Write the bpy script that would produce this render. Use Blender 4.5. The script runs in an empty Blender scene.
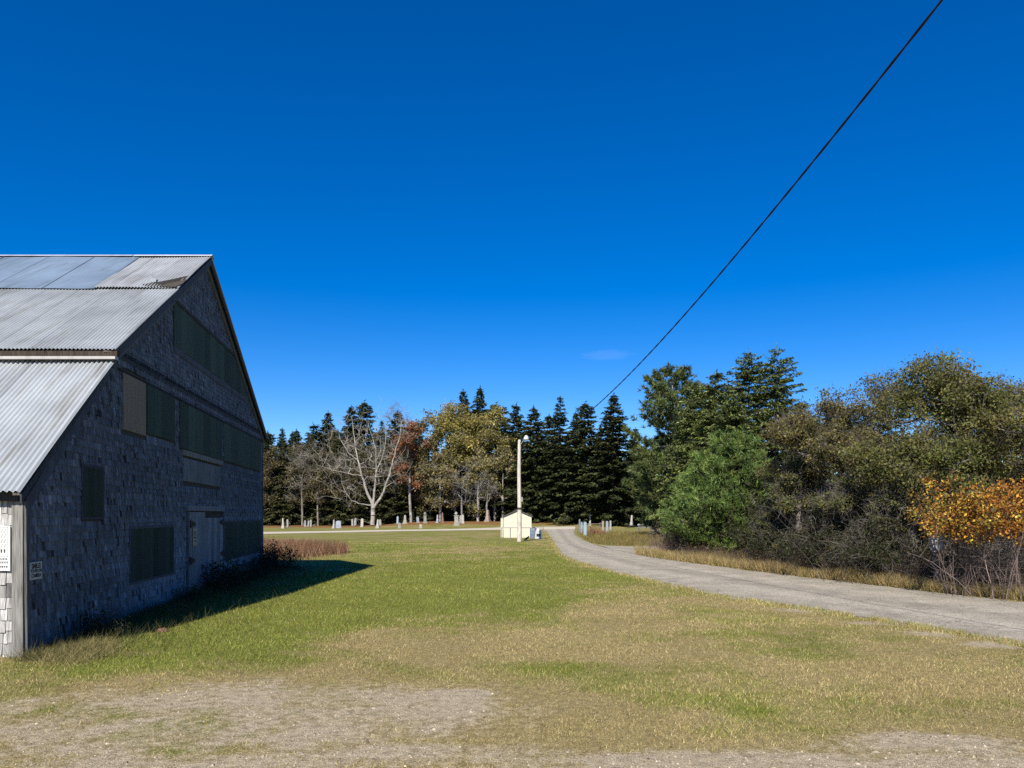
import bpy, math, random
import numpy as np
from mathutils import Vector
SC = bpy.context.scene
COL = SC.collection
R = np.random.default_rng(11)
random.seed(5)
F, CX, HY, EYE = 769.0, 512.0, 515.0, 2.0     # focal length in px, horizon row, eye height

# ------------------------------------------------------------------ helpers
def sm(a, b, x):
    t = np.clip((np.asarray(x, float) - a) / (b - a), 0, 1)
    return t * t * (3 - 2 * t)

def terrain(x, y):
    """height of the ground: flat, with a low mound under the graveyard"""
    x = np.asarray(x, float); y = np.asarray(y, float)
    m = sm(106, 130, y) * sm(-26, -14, x) * (1 - sm(14, 30, x))
    k = sm(100, 140, y) * 0.15
    return 0.75 * m + k

def at_y(px, Y): return (px - CX) / F * Y
def at_ground(px, py):
    lo = 3.0
    for Y in np.arange(4, 150, 0.25):
        z = EYE - (py - HY) / F * Y
        if z <= float(terrain(at_y(px, Y), Y)): return at_y(px, Y), Y
    return at_y(px, 134.0), 134.0

_T = {}
def vnoise(x, y, seed=0):
    if seed not in _T: _T[seed] = np.random.default_rng(1000 + seed).random((256, 256))
    T = _T[seed]
    xi = np.floor(x).astype(int); yi = np.floor(y).astype(int)
    fx = x - xi; fy = y - yi
    fx = fx * fx * (3 - 2 * fx); fy = fy * fy * (3 - 2 * fy)
    g = lambda a, b: T[a % 256, b % 256]
    return (g(xi, yi) * (1 - fx) + g(xi + 1, yi) * fx) * (1 - fy) + (g(xi, yi + 1) * (1 - fx) + g(xi + 1, yi + 1) * fx) * fy
def fbm(x, y, seed=0, o=4):
    s = 0; a = .5
    for k in range(o):
        s = s + a * vnoise(x * 2 ** k + 7.3 * k, y * 2 ** k + 3.1 * k, seed + k); a *= .5
    return s / (1 - .5 ** o)

def norm(v): return v / np.maximum(np.linalg.norm(v, axis=-1, keepdims=True), 1e-9)

class MB:
    """collects polygons with a colour per vertex"""
    def __init__(s): s.v = []; s.c = []; s.f = []; s.n = 0
    def add(s, V, Fc, col=(1, 1, 1)):
        V = np.asarray(V, float).reshape(-1, 3)
        c = np.asarray(col, float)
        if c.ndim == 1: c = np.repeat(c[None, :3], len(V), 0)
        s.v.append(V); s.c.append(c)
        if isinstance(Fc, np.ndarray): s.f.append(Fc + s.n)
        else:
            by = {}
            for f in Fc: by.setdefault(len(f), []).append(f)
            for k in by: s.f.append(np.array(by[k], int) + s.n)
        s.n += len(V); return s
    def box(s, x0, x1, y0, y1, z0, z1, col=(1, 1, 1)):
        V = [(x, y, z) for z in (z0, z1) for y in (y0, y1) for x in (x0, x1)]
        return s.add(V, [(0, 2, 3, 1), (4, 5, 7, 6), (0, 1, 5, 4), (2, 6, 7, 3), (0, 4, 6, 2), (1, 3, 7, 5)], col)
    def hexa(s, P, col=(1, 1, 1)):      # P: bottom 4 (loop), top 4 (loop)
        return s.add(P, [(3, 2, 1, 0), (4, 5, 6, 7), (0, 1, 5, 4), (1, 2, 6, 5), (2, 3, 7, 6), (3, 0, 4, 7)], col)
    def lathe(s, prof, cx=0, cy=0, k=8, col=(1, 1, 1), rot=0, sq=False):
        n = len(prof); V = []
        for r, z in prof:
            for i in range(k):
                a = rot + 2 * math.pi * i / k
                V.append((cx + r * math.cos(a), cy + r * math.sin(a), z))
        Fc = [(j * k + i, j * k + (i + 1) % k, (j + 1) * k + (i + 1) % k, (j + 1) * k + i) for j in range(n - 1) for i in range(k)]
        s.add(V, Fc, col)
        s.f.append(np.array([[s.n - n * k + (n - 1) * k + i for i in range(k)]]))
        return s
    def tubes(s, P0, P1, R0, R1, k=5, col=(1, 1, 1)):
        P0 = np.asarray(P0, float).reshape(-1, 3); P1 = np.asarray(P1, float).reshape(-1, 3)
        n = len(P0)
        if n == 0: return s
        R0 = np.broadcast_to(np.asarray(R0, float), (n,)); R1 = np.broadcast_to(np.asarray(R1, float), (n,))
        d = norm(P1 - P0)
        ref = np.where(np.abs(d[:, 2:3]) > .9, np.array([[1., 0, 0]]), np.array([[0, 0, 1.]]))
        a = norm(np.cross(d, ref)); b = np.cross(d, a)
        t = 2 * np.pi * np.arange(k) / k
        ring = a[:, None] * np.cos(t)[None, :, None] + b[:, None] * np.sin(t)[None, :, None]
        V = np.stack([P0[:, None] + ring * R0[:, None, None], P1[:, None] + ring * R1[:, None, None]], 1).reshape(-1, 3)
        base = (np.arange(n) * 2 * k)[:, None, None]
        i = np.arange(k)
        q = np.stack([i, (i + 1) % k, k + (i + 1) % k, k + i], 1)[None]
        c = np.asarray(col, float)
        if c.ndim == 2: c = np.repeat(c, 2 * k, 0)
        return s.add(V, (base + q).reshape(-1, 4), c)
    def cards(s, P, A, B, col):           # rhombus leaves, A half length vectors, B half widths
        n = len(P)
        V = np.stack([P - A, P + B - A * .1, P + A, P - B - A * .1], 1).reshape(-1, 3)
        Fc = np.arange(4 * n).reshape(n, 4)
        return s.add(V, Fc, np.repeat(np.asarray(col, float), 4, 0))
    def tris(s, P, A, B, col):            # pointed blades: root P, tip vector A, half width B
        n = len(P)
        V = np.stack([P - B, P + B, P + A], 1).reshape(-1, 3)
        return s.add(V, np.arange(3 * n).reshape(n, 3), np.repeat(np.asarray(col, float), 3, 0))
    def mesh(s, name, mat, smooth=False, org=(0, 0, 0)):
        me = bpy.data.meshes.new(name)
        V = np.concatenate(s.v) - np.asarray(org, float); C = np.concatenate(s.c)
        tot = np.concatenate([np.full(len(f), f.shape[1]) for f in s.f])
        idx = np.concatenate([f.reshape(-1) for f in s.f])
        me.vertices.add(len(V)); me.vertices.foreach_set('co', V.astype(np.float32).ravel())
        me.loops.add(len(idx)); me.loops.foreach_set('vertex_index', idx.astype(np.int32))
        me.polygons.add(len(tot))
        st = np.concatenate([[0], np.cumsum(tot)[:-1]])
        me.polygons.foreach_set('loop_start', st.astype(np.int32))
        me.polygons.foreach_set('loop_total', tot.astype(np.int32))
        me.polygons.foreach_set('use_smooth', np.full(len(tot), bool(smooth)))
        at = me.attributes.new('col', 'FLOAT_COLOR', 'POINT')
        at.data.foreach_set('color', np.concatenate([C, np.ones((len(C), 1))], 1).astype(np.float32).ravel())
        me.update(calc_edges=True); me.materials.append(mat)
        return me
    def build(s, name, mat, parent=None, smooth=False, org=(0, 0, 0)):
        o = bpy.data.objects.new(name, s.mesh(name, mat, smooth, org)); COL.objects.link(o)
        o.location = org
        if parent is not None:
            o.parent = parent
            o.location = Vector(org) - world_loc(parent)
        return o

def world_loc(o):
    v = Vector(o.location)
    while o.parent: o = o.parent; v += Vector(o.location)
    return v

def tag(o, label=None, cat=None, group=None, kind=None):
    if label: o['label'] = label
    if cat: o['category'] = cat
    if group: o['group'] = group
    if kind: o['kind'] = kind
    return o
def thing(name, loc, label, cat, group=None, rz=0, scale=1):
    o = bpy.data.objects.new(name, None); COL.objects.link(o)
    o.location = loc; o.rotation_euler = (0, 0, rz)
    o.scale = (scale,) * 3 if np.isscalar(scale) else scale
    o.empty_display_size = .2
    return tag(o, label, cat, group)
def place_mesh(name, me, parent):
    o = bpy.data.objects.new(name, me); COL.objects.link(o); o.parent = parent; return o
def copy_tree(root, loc, rz=0, scale=1, label=None, group=None):
    r = root.copy(); COL.objects.link(r); r.location = loc; r.rotation_euler = (0, 0, rz)
    r.scale = (scale,) * 3 if np.isscalar(scale) else scale
    if label: r['label'] = label
    if group: r['group'] = group
    for ch in root.children:
        c = ch.copy(); COL.objects.link(c); c.parent = r
        for g in ch.children:
            d = g.copy(); COL.objects.link(d); d.parent = c
    return r

# ------------------------------------------------------------------ materials
def mat_base(name):
    m = bpy.data.materials.new(name); m.use_nodes = True
    nt = m.node_tree; b = nt.nodes['Principled BSDF']
    return m, nt, b
def N(nt, t, **kw):
    n = nt.nodes.new(t)
    for k, v in kw.items(): setattr(n, k, v)
    return n
def mul(nt, a, b):
    m = N(nt, 'ShaderNodeMix', data_type='RGBA', blend_type='MULTIPLY'); m.inputs[0].default_value = 1
    nt.links.new(a, m.inputs[6]); nt.links.new(b, m.inputs[7]); return m.outputs[2]
def noise(nt, scale, detail=4, vec=None, rough=.55, stretch=None):
    n = N(nt, 'ShaderNodeTexNoise'); n.inputs['Scale'].default_value = scale
    n.inputs['Detail'].default_value = detail; n.inputs['Roughness'].default_value = rough
    tc = N(nt, 'ShaderNodeNewGeometry') if vec is None else None
    src = tc.outputs['Position'] if vec is None else vec
    if stretch:
        mp = N(nt, 'ShaderNodeMapping'); mp.inputs['Scale'].default_value = stretch
        nt.links.new(src, mp.inputs['Vector']); src = mp.outputs['Vector']
    nt.links.new(src, n.inputs['Vector']); return n.outputs['Fac']
def ramp(nt, fac, stops):
    r = N(nt, 'ShaderNodeValToRGB'); e = r.color_ramp.elements
    while len(e) < len(stops): e.new(.5)
    for el, (p, c) in zip(e, stops):
        el.position = p; el.color = (*c, 1) if len(c) == 3 else c
    nt.links.new(fac, r.inputs['Fac']); return r.outputs['Color']
def gray(v): return (v, v, v)
def attr(nt, name='col'):
    a = N(nt, 'ShaderNodeAttribute', attribute_name=name); return a
def surf(name, rough=.8, nscale=6, lo=.75, hi=1.2, stretch=None, bump=0, bscale=None, spec=.3, metal=0, detail=4):
    """attribute colour x noise"""
    m, nt, b = mat_base(name)
    f = noise(nt, nscale, detail, stretch=stretch)
    c = mul(nt, attr(nt).outputs['Color'], ramp(nt, f, [(.3, gray(lo)), (.7, gray(hi))]))
    nt.links.new(c, b.inputs['Base Color'])
    b.inputs['Roughness'].default_value = rough; b.inputs['Specular IOR Level'].default_value = spec
    b.inputs['Metallic'].default_value = metal
    if bump:
        bf = noise(nt, bscale or nscale, 3, stretch=stretch)
        bp = N(nt, 'ShaderNodeBump'); bp.inputs['Strength'].default_value = bump; bp.inputs['Distance'].default_value = .02
        nt.links.new(bf, bp.inputs['Height']); nt.links.new(bp.outputs['Normal'], b.inputs['Normal'])
    return m
def leaf_mat(name, trans=.3, rough=.55, spec=.25):
    m, nt, b = mat_base(name)
    c = attr(nt).outputs['Color']
    nt.links.new(c, b.inputs['Base Color'])
    b.inputs['Roughness'].default_value = rough; b.inputs['Specular IOR Level'].default_value = spec
    t = N(nt, 'ShaderNodeBsdfTranslucent'); nt.links.new(c, t.inputs['Color'])
    mx = N(nt, 'ShaderNodeMixShader'); mx.inputs[0].default_value = trans
    out = nt.nodes['Material Output']
    nt.links.new(b.outputs[0], mx.inputs[1]); nt.links.new(t.outputs[0], mx.inputs[2])
    nt.links.new(mx.outputs[0], out.inputs['Surface'])
    return m
M = {}
M['leaf'] = leaf_mat('leaf_surface')
M['needle'] = leaf_mat('needle_surface', .12, .5, .3)
M['blade'] = leaf_mat('grass_blade', .25, .6, .2)
M['bark'] = surf('bark', .9, 9, .6, 1.3, (1, 1, .25), .4)
M['wood'] = surf('weathered_wood', .9, 45, .5, 1.4, (1, 1, .06), .12, spec=.1)
M['paint'] = surf('painted_wood', .85, 30, .75, 1.2, (1, 1, .06), .08, spec=.1)
M['stone'] = surf('gravestone_marble', .75, 3, .75, 1.12, None, .2)
M['steel'] = surf('galvanised_steel', .5, 8, .85, 1.1, None, 0, metal=.5)
M['rubber'] = surf('cable_sheath', .7, 8, .9, 1.1)
M['print'] = surf('printed_card', .6, 5, .9, 1.05)
M['rock'] = surf('rock', .9, 25, .6, 1.3, None, .4)

def roof_mat():
    m, nt, b = mat_base('corrugated_roof_metal')
    c = attr(nt).outputs['Color']
    c = mul(nt, c, ramp(nt, noise(nt, .9, 5), [(.3, gray(.82)), (.65, gray(1.08))]))
    c = mul(nt, c, ramp(nt, noise(nt, 5, 5, stretch=(1, .12, .12)), [(.28, (.72, .68, .62)), (.5, gray(1.0))]))
    c = mul(nt, c, ramp(nt, noise(nt, 2.6, 6, rough=.7), [(.26, (.62, .50, .40)), (.36, gray(1.0))]))
    c = mul(nt, c, ramp(nt, noise(nt, 60, 2), [(.2, gray(.85)), (.5, gray(1.0))]))
    nt.links.new(c, b.inputs['Base Color'])
    b.inputs['Roughness'].default_value = .5; b.inputs['Metallic'].default_value = .25
    b.inputs['Specular IOR Level'].default_value = .4
    return m
M['roof'] = roof_mat()

def ground_mat():
    m, nt, b = mat_base('lawn_and_gravel')
    a = attr(nt, 'mask'); sp = N(nt, 'ShaderNodeSeparateColor'); nt.links.new(a.outputs['Color'], sp.inputs[0])
    g, gr, lit = sp.outputs[0], sp.outputs[1], sp.outputs[2]
    n1 = noise(nt, 2.2, 6); n2 = noise(nt, 34, 4); n3 = noise(nt, 130, 3); n4 = noise(nt, .5, 5)
    def addm(x, y, k):
        q = N(nt, 'ShaderNodeMath', operation='MULTIPLY_ADD'); nt.links.new(x, q.inputs[0]); q.inputs[1].default_value = k
        if hasattr(y, 'links') or not isinstance(y, (int, float)): nt.links.new(y, q.inputs[2])
        else: q.inputs[2].default_value = y
        return q.outputs[0]
    def mixc(f, A, B):
        q = N(nt, 'ShaderNodeMix', data_type='RGBA'); nt.links.new(f, q.inputs[0])
        nt.links.new(A, q.inputs[6]); nt.links.new(B, q.inputs[7]); return q.outputs[2]
    straw = ramp(nt, n2, [(.25, (.14, .105, .042)), (.5, (.26, .205, .092)), (.75, (.38, .31, .15))])
    green = ramp(nt, n2, [(.25, (.075, .085, .016)), (.5, (.15, .165, .03)), (.75, (.24, .235, .06))])
    grav = ramp(nt, n3, [(.28, (.14, .112, .07)), (.5, (.34, .28, .185)), (.72, (.58, .495, .36))])
    litc = ramp(nt, n2, [(.3, (.10, .045, .018)), (.55, (.22, .11, .04)), (.75, (.30, .2, .08))])
    fg = addm(n4, addm(n1, addm(g, -.62, 1.0), .7), .55)
    fg = ramp(nt, fg, [(.3, gray(0)), (.75, gray(1))])
    c = mixc(fg, straw, green)
    n5 = noise(nt, 9, 5)
    fr = ramp(nt, addm(n2, addm(n5, addm(gr, -.72, 1.0), .75), .5), [(.32, gray(0)), (.66, gray(1))])
    c = mixc(fr, c, grav)
    fl = ramp(nt, addm(n1, addm(lit, -.4, 1.0), .8), [(.4, gray(0)), (.65, gray(1))])
    c = mixc(fl, c, litc)
    c = mul(nt, c, ramp(nt, n3, [(.3, gray(.7)), (.7, gray(1.25))]))
    c = mul(nt, c, ramp(nt, n5, [(.3, gray(.7)), (.68, gray(1.22))]))
    c = mul(nt, c, ramp(nt, noise(nt, 48, 2, rough=.7), [(.3, gray(.62)), (.62, gray(1.2))]))
    nt.links.new(c, b.inputs['Base Color'])
    b.inputs['Roughness'].default_value = .95; b.inputs['Specular IOR Level'].default_value = .1
    bp = N(nt, 'ShaderNodeBump'); bp.inputs['Strength'].default_value = .7; bp.inputs['Distance'].default_value = .03
    nt.links.new(addm(n3, n2, .5), bp.inputs['Height']); nt.links.new(bp.outputs['Normal'], b.inputs['Normal'])
    return m
M['ground'] = ground_mat()

def road_mat():
    m, nt, b = mat_base('worn_asphalt')
    n1 = noise(nt, 75, 3, rough=.7); n2 = noise(nt, 1.1, 5)
    c = ramp(nt, n1, [(.28, (.095, .083, .063)), (.5, (.31, .275, .215)), (.72, (.62, .56, .46))])
    c = mul(nt, c, ramp(nt, n2, [(.3, gray(.78)), (.7, gray(1.15))]))
    c = mul(nt, c, ramp(nt, noise(nt, 26, 3, rough=.8), [(.34, gray(.55)), (.64, gray(1.28))]))
    vm = N(nt, 'ShaderNodeMix', data_type='RGBA', blend_type='DIVIDE'); vm.inputs[0].default_value = 1; nt.links.new(attr(nt).outputs['Color'], vm.inputs[6]); vm.inputs[7].default_value = (.42, .37, .29, 1); c = mul(nt, c, vm.outputs[2])
    vo = N(nt, 'ShaderNodeTexVoronoi', feature='DISTANCE_TO_EDGE'); vo.inputs['Scale'].default_value = .45
    g = N(nt, 'ShaderNodeNewGeometry'); mp = N(nt, 'ShaderNodeVectorMath', operation='ADD')
    nz = N(nt, 'ShaderNodeTexNoise'); nz.inputs['Scale'].default_value = 1.6; nz.inputs['Detail'].default_value = 5
    nt.links.new(g.outputs['Position'], nz.inputs['Vector'])
    nt.links.new(g.outputs['Position'], mp.inputs[0]); nt.links.new(nz.outputs['Color'], mp.inputs[1])
    nt.links.new(mp.outputs[0], vo.inputs['Vector'])
    crack = ramp(nt, vo.outputs['Distance'], [(.002, gray(.62)), (.01, gray(1))])
    c = mul(nt, c, crack)
    nt.links.new(c, b.inputs['Base Color'])
    b.inputs['Roughness'].default_value = .9; b.inputs['Specular IOR Level'].default_value = .2
    bp = N(nt, 'ShaderNodeBump'); bp.inputs['Strength'].default_value = .6; bp.inputs['Distance'].default_value = .015
    nt.links.new(n1, bp.inputs['Height']); nt.links.new(bp.outputs['Normal'], b.inputs['Normal'])
    return m
M['road'] = road_mat()
M['lane'] = surf('pale_gravel', .95, 12, .8, 1.15, None, .2)

# ------------------------------------------------------------------ camera, sun, sky
cam = bpy.data.cameras.new('camera'); co = bpy.data.objects.new('camera', cam); COL.objects.link(co)
co.location = (0, 0, EYE); co.rotation_euler = (math.radians(90), 0, 0)
cam.sensor_width = 36; cam.lens = 36 * F / 1024; cam.shift_y = (HY - 384) / 1024
cam.clip_end = 6000; cam.clip_start = .1
SC.camera = co
SUNV = Vector((-2.7, -10.2, 9.2)).normalized()
sl = bpy.data.lights.new('sun', 'SUN'); so = bpy.data.objects.new('sun', sl); COL.objects.link(so)
sl.energy = 5.0; sl.angle = math.radians(.53); sl.color = (1, .94, .84)
so.rotation_euler = (-SUNV).to_track_quat('-Z', 'Y').to_euler(); so.location = (-20, -60, 60)
W = bpy.data.worlds.new('World'); SC.world = W; W.use_nodes = True
wn = W.node_tree; bg = wn.nodes['Background']
sky = N(wn, 'ShaderNodeTexSky', sky_type='NISHITA'); sky.sun_disc = False
sky.sun_elevation = math.asin(SUNV.z); sky.sun_rotation = math.atan2(SUNV.x, SUNV.y)
sky.altitude = 0; sky.air_density = .8; sky.dust_density = .0; sky.ozone_density = 4.0
hs = N(wn, 'ShaderNodeHueSaturation'); hs.inputs['Hue'].default_value = .511; hs.inputs['Saturation'].default_value = 1.42; hs.inputs['Value'].default_value = 1.0
wn.links.new(sky.outputs[0], hs.inputs['Color']); 
# one faint wisp of cloud low in the sky
tcw = N(wn, 'ShaderNodeTexCoord'); d0 = Vector((95 / F, 1, 160 / F)).normalized()
sb_ = N(wn, 'ShaderNodeVectorMath', operation='SUBTRACT'); sb_.inputs[1].default_value = d0; wn.links.new(tcw.outputs['Generated'], sb_.inputs[0])
mpw = N(wn, 'ShaderNodeVectorMath', operation='MULTIPLY'); mpw.inputs[1].default_value = (56, 56, 260); wn.links.new(sb_.outputs[0], mpw.inputs[0])
nzw = N(wn, 'ShaderNodeTexNoise'); nzw.inputs['Scale'].default_value = 1.6; nzw.inputs['Detail'].default_value = 5; wn.links.new(mpw.outputs[0], nzw.inputs['Vector'])
lnw = N(wn, 'ShaderNodeVectorMath', operation='LENGTH'); wn.links.new(mpw.outputs[0], lnw.inputs[0])
adw = N(wn, 'ShaderNodeMath', operation='MULTIPLY_ADD'); adw.inputs[1].default_value = -2.2; wn.links.new(nzw.outputs['Fac'], adw.inputs[0]); wn.links.new(lnw.outputs['Value'], adw.inputs[2])
rmw = ramp(wn, adw.outputs[0], [(.0, gray(.035)), (.8, gray(0))])
mxw = N(wn, 'ShaderNodeMix', data_type='RGBA'); wn.links.new(rmw, mxw.inputs[0]); wn.links.new(hs.outputs[0], mxw.inputs[6]); mxw.inputs[7].default_value = (7, 7.5, 8.5, 1)
wn.links.new(mxw.outputs[2], bg.inputs['Color'])
bg.inputs['Strength'].default_value = .092
SC.view_settings.view_transform = 'Standard'; SC.view_settings.look = 'None'
SC.view_settings.exposure = .68; SC.view_settings.gamma = 1
SC.cycles.use_denoising = False
SC.cycles.max_bounces = 6; SC.cycles.diffuse_bounces = 2; SC.cycles.transmission_bounces = 3
SC.cycles.use_adaptive_sampling = True; SC.cycles.adaptive_threshold = .008

# ------------------------------------------------------------------ ground, masks
def gpt(px, py):
    Y = EYE * F / (py - HY); return (px - CX) / F * Y, Y
def blob(px, py, wx, hy):
    x, Y = gpt(px, py); y0 = gpt(px, py + hy)[1]; y1 = gpt(px, max(py - hy, HY + 3))[1]
    return x, (y0 + y1) / 2, wx / F * Y, max((y1 - y0) / 2, .3)
GREEN = [(150, 655, 130, 22), (230, 625, 120, 20), (330, 590, 90, 22), (430, 568, 90, 14), (560, 556, 70, 8), (470, 590, 150, 24), (380, 610, 140, 20), (560, 668, 90, 10), (600, 578, 60, 10), (480, 600, 90, 12), (380, 548, 90, 5)]
DRY = [(520, 640, 170, 16), (430, 655, 110, 12), (700, 625, 120, 10), (600, 610, 100, 8), (560, 715, 160, 22), (960, 690, 120, 24), (60, 690, 100, 16),
       (330, 672, 120, 10), (640, 655, 70, 9), (480, 548, 60, 3), (430, 560, 60, 3)]
GRAV = [(230, 722, 300, 44), (300, 700, 190, 16), (120, 735, 140, 30), (450, 698, 60, 10), (260, 735, 120, 16), (700, 765, 300, 14), (930, 745, 130, 14), (20, 706, 60, 12),
        (430, 755, 160, 14), (960, 765, 130, 14), (200, 765, 240, 12), (1000, 645, 50, 4), (945, 634, 50, 3.4), (880, 623, 40, 2.6), (800, 611, 30, 2)]
def masks(x, y):
    n = fbm(x * .5, y * .5, 20); n2 = fbm(x * 1.7, y * 1.7, 30)
    g = .44 + .9 * (n - .5) + .6 * (n2 - .5) + .12 * sm(25, 60, y)
    for L, s in ((GREEN, .34), (DRY, -.26)):
        for q in L:
            cx, cy, rx, ry = blob(*q)
            d = ((x - cx) / rx) ** 2 + ((y - cy) / ry) ** 2
            g = g + s * np.exp(-d)
    gr = np.zeros_like(x)
    for q in GRAV:
        cx, cy, rx, ry = blob(*q)
        d = ((x - cx) / rx) ** 2 + ((y - cy) / ry) ** 2
        gr = np.maximum(gr, np.exp(-d * d * .7) * .95)
    gr = gr * .85 - .45 * (n2 - .45) - .3 * (n - .5)
    gr = gr - .5 * (fbm(x * 4.2, y * 3.2, 35) - .5)
    gr = np.maximum(gr, .62 - .16 * (y - 4.6) - .6 * (n2 - .5))
    g = g * (1 - .65 * np.clip(gr, 0, 1)) * (1 - .3 * sm(8, 5, y))
    lit = sm(112, 122, y) * (.7 + .9 * (fbm(x * .12, y * .2, 40) - .4))
    return np.clip(g, 0, 1), np.clip(gr, 0, 1), np.clip(lit, 0, 1)

def axis(dense0, dense1, step, lim0, lim1, grow=1.25):
    a = list(np.arange(dense0, dense1 + 1e-6, step))
    s = step
    while a[-1] < lim1: s *= grow; a.append(min(a[-1] + s, lim1))
    s = step; pre = []
    v = dense0
    while v > lim0: s *= grow; v = max(v - s, lim0); pre.append(v)
    return np.array(pre[::-1] + a)
gx = axis(-10, 14, .2, -2800, 2800)
gy = np.concatenate([axis(3.5, 16, .15, -300, 16, 1.3), np.arange(16.3, 60, .5), np.arange(61, 160, 1.5), 160 * 1.3 ** np.arange(1, 12)])
GX, GY = np.meshgrid(gx, gy)
GZ = terrain(GX, GY)
V = np.stack([GX, GY, GZ], -1).reshape(-1, 3)
nx, ny = len(gx), len(gy)
ii = np.arange(nx * ny).reshape(ny, nx)
Q = np.stack([ii[:-1, :-1], ii[:-1, 1:], ii[1:, 1:], ii[1:, :-1]], -1).reshape(-1, 4)
mb = MB().add(V, Q)
gob = mb.build('ground', M['ground'], smooth=True); tag(gob, kind='structure')
g_, gr_, l_ = masks(GX.ravel(), GY.ravel())
at = gob.data.attributes.new('mask', 'FLOAT_COLOR', 'POINT')
at.data.foreach_set('color', np.stack([g_, gr_, l_, np.ones_like(g_)], 1).astype(np.float32).ravel())

# ------------------------------------------------------------------ the paved drive and the graveyard lane
NEAR = [(1500, 742), (1180, 682), (1024, 646), (940, 631), (862, 618), (790, 607), (722, 597), (670, 586), (632, 577), (600, 569), (575, 562), (562, 556.5), (556, 549), (551, 541), (546, 533), (542, 529.3), (540, 528.4)]
FAR = [(1500, 645), (1180, 618), (1024, 602), (968, 596), (912, 590), (836, 581), (762, 572), (710, 565.5), (662, 559), (640, 554.5), (618, 549.8), (596, 545), (583, 540), (575, 535), (574, 531), (575, 529.2), (576, 528.4)]
def resample(L, n):
    P = np.array([gpt(*p) for p in L]); d = np.concatenate([[0], np.cumsum(np.linalg.norm(np.diff(P, axis=0), axis=1))])
    t = np.linspace(0, d[-1], n); return np.stack([np.interp(t, d, P[:, 0]), np.interp(t, d, P[:, 1])], 1)
def strip(A, B, n, m, lift, edge):
    a = np.stack([np.interp(np.linspace(0, len(A) - 1, n), np.arange(len(A)), np.array([gpt(*p)[k] for p in A])) for k in (0, 1)], 1)
    b = np.stack([np.interp(np.linspace(0, len(B) - 1, n), np.arange(len(B)), np.array([gpt(*p)[k] for p in B])) for k in (0, 1)], 1)
    u = norm(b - a)
    a = a - u * (edge * (fbm(a[:, 0] * 1.3, a[:, 1] * 1.3, 50) - .5))[:, None]
    b = b + u * (edge * (fbm(b[:, 0] * 1.3, b[:, 1] * 1.3, 60) - .5))[:, None]
    t = np.linspace(0, 1, m)[None, :, None]
    P = a[:, None] * (1 - t) + b[:, None] * t
    crown = .02 * np.sin(np.pi * t[..., 0])
    Z = terrain(P[..., 0], P[..., 1]) + lift + crown
    V = np.concatenate([P, Z[..., None]], -1).reshape(-1, 3)
    i = np.arange(n * m).reshape(n, m)
    Q = np.stack([i[:-1, :-1], i[:-1, 1:], i[1:, 1:], i[1:, :-1]], -1).reshape(-1, 4)
    tr = 1 + .13 * (np.exp(-((t[0, :, 0] - .3) / .09) ** 2) + np.exp(-((t[0, :, 0] - .68) / .09) ** 2)) - .12 * np.exp(-((t[0, :, 0] - .49) / .07) ** 2) - .1 * (np.abs(t[0, :, 0] - .5) > .44)
    return MB().add(V, Q[:, ::-1], (np.tile(tr[None, :, None], (n, 1, 1)) * np.array([.42, .37, .29])).reshape(-1, 3))
rd = strip(NEAR, FAR, 700, 23, .006, .9).build('paved_drive', M['road'], smooth=True); tag(rd, kind='structure')
rd2 = strip([(612, 549.6), (640, 554.6), (690, 554.2), (760, 554.0)], [(598, 545.4), (640, 546.8), (690, 547.2), (760, 547.6)], 80, 5, .016, .4).build('side_lane', M['road'], smooth=True); tag(rd2, kind='structure')
lane = strip([(120, 537.0), (262, 534.2), (400, 531.4), (505, 529.9), (545, 529.7), (575, 529.4)], [(120, 534.6), (262, 532.2), (400, 529.8), (505, 528.6), (545, 528.5), (575, 528.4)], 120, 4, .02, .5).build('graveyard_lane', M['lane'], smooth=True); tag(lane, kind='structure')
NP = np.array([gpt(*p) for p in NEAR]); FP = np.array([gpt(*p) for p in FAR])
_poly = np.concatenate([NP, FP[::-1]])
def in_poly(x, y, P=_poly):
    c = np.zeros(x.shape, bool); n = len(P)
    for i in range(n):
        x0, y0 = P[i]; x1, y1 = P[(i + 1) % n]
        if y0 == y1: continue
        hit = ((y0 > y) != (y1 > y)) & (x < (x1 - x0) * (y - y0) / (y1 - y0) + x0)
        c ^= hit
    return c

# ------------------------------------------------------------------ barn
C0 = np.array([-6.858, 10.83, 0.0])
dU = np.array([-.1352, 1, 0]); dU /= np.linalg.norm(dU)
nO = np.array([dU[1], -dU[0], 0.0])                     # outward normal of the gable wall
KU = math.hypot(.1352, 1)
def bp(u, z, o=0.0): return C0 + dU * u + nO * o + np.array([0, 0, z])
def wall(px, py, o=0.0):
    """gable wall coordinates (u along, z up) seen at a picture point"""
    Y = (C0[0] + .1352 * C0[1] + o * KU) / ((px - CX) / F + .1352)
    if o:
        p = np.array([at_y(px, Y), Y, 0]) - C0
        return float(p @ dU), EYE - (py - HY) / F * Y
    return (Y - C0[1]) * KU, EYE - (py - HY) / F * Y
UB, ZB = wall(118, 347, .16); UP, ZP = wall(213.5, 257.5, .2); UF, ZF = wall(262, 430); UN, ZN = wall(22.5, 491, .06)
ZF -= .1
OUT = np.array([(0, -.3), (0, ZN - .06), (UB, ZB - .28), (UB + .01, ZB - .1), (UP, ZP - .1), (UF, ZF - .1), (UF, -.5)])
def inside(u, z): return bool(in_poly(np.array([u]), np.array([z]), OUT)[0])
barn = thing('barn', (C0[0], C0[1], 0), 'large weathered grey shingled barn with sheet metal roof and boarded openings', 'barn')
LB = 15.0
eX = np.array([-1.0, 0, 0])
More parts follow.
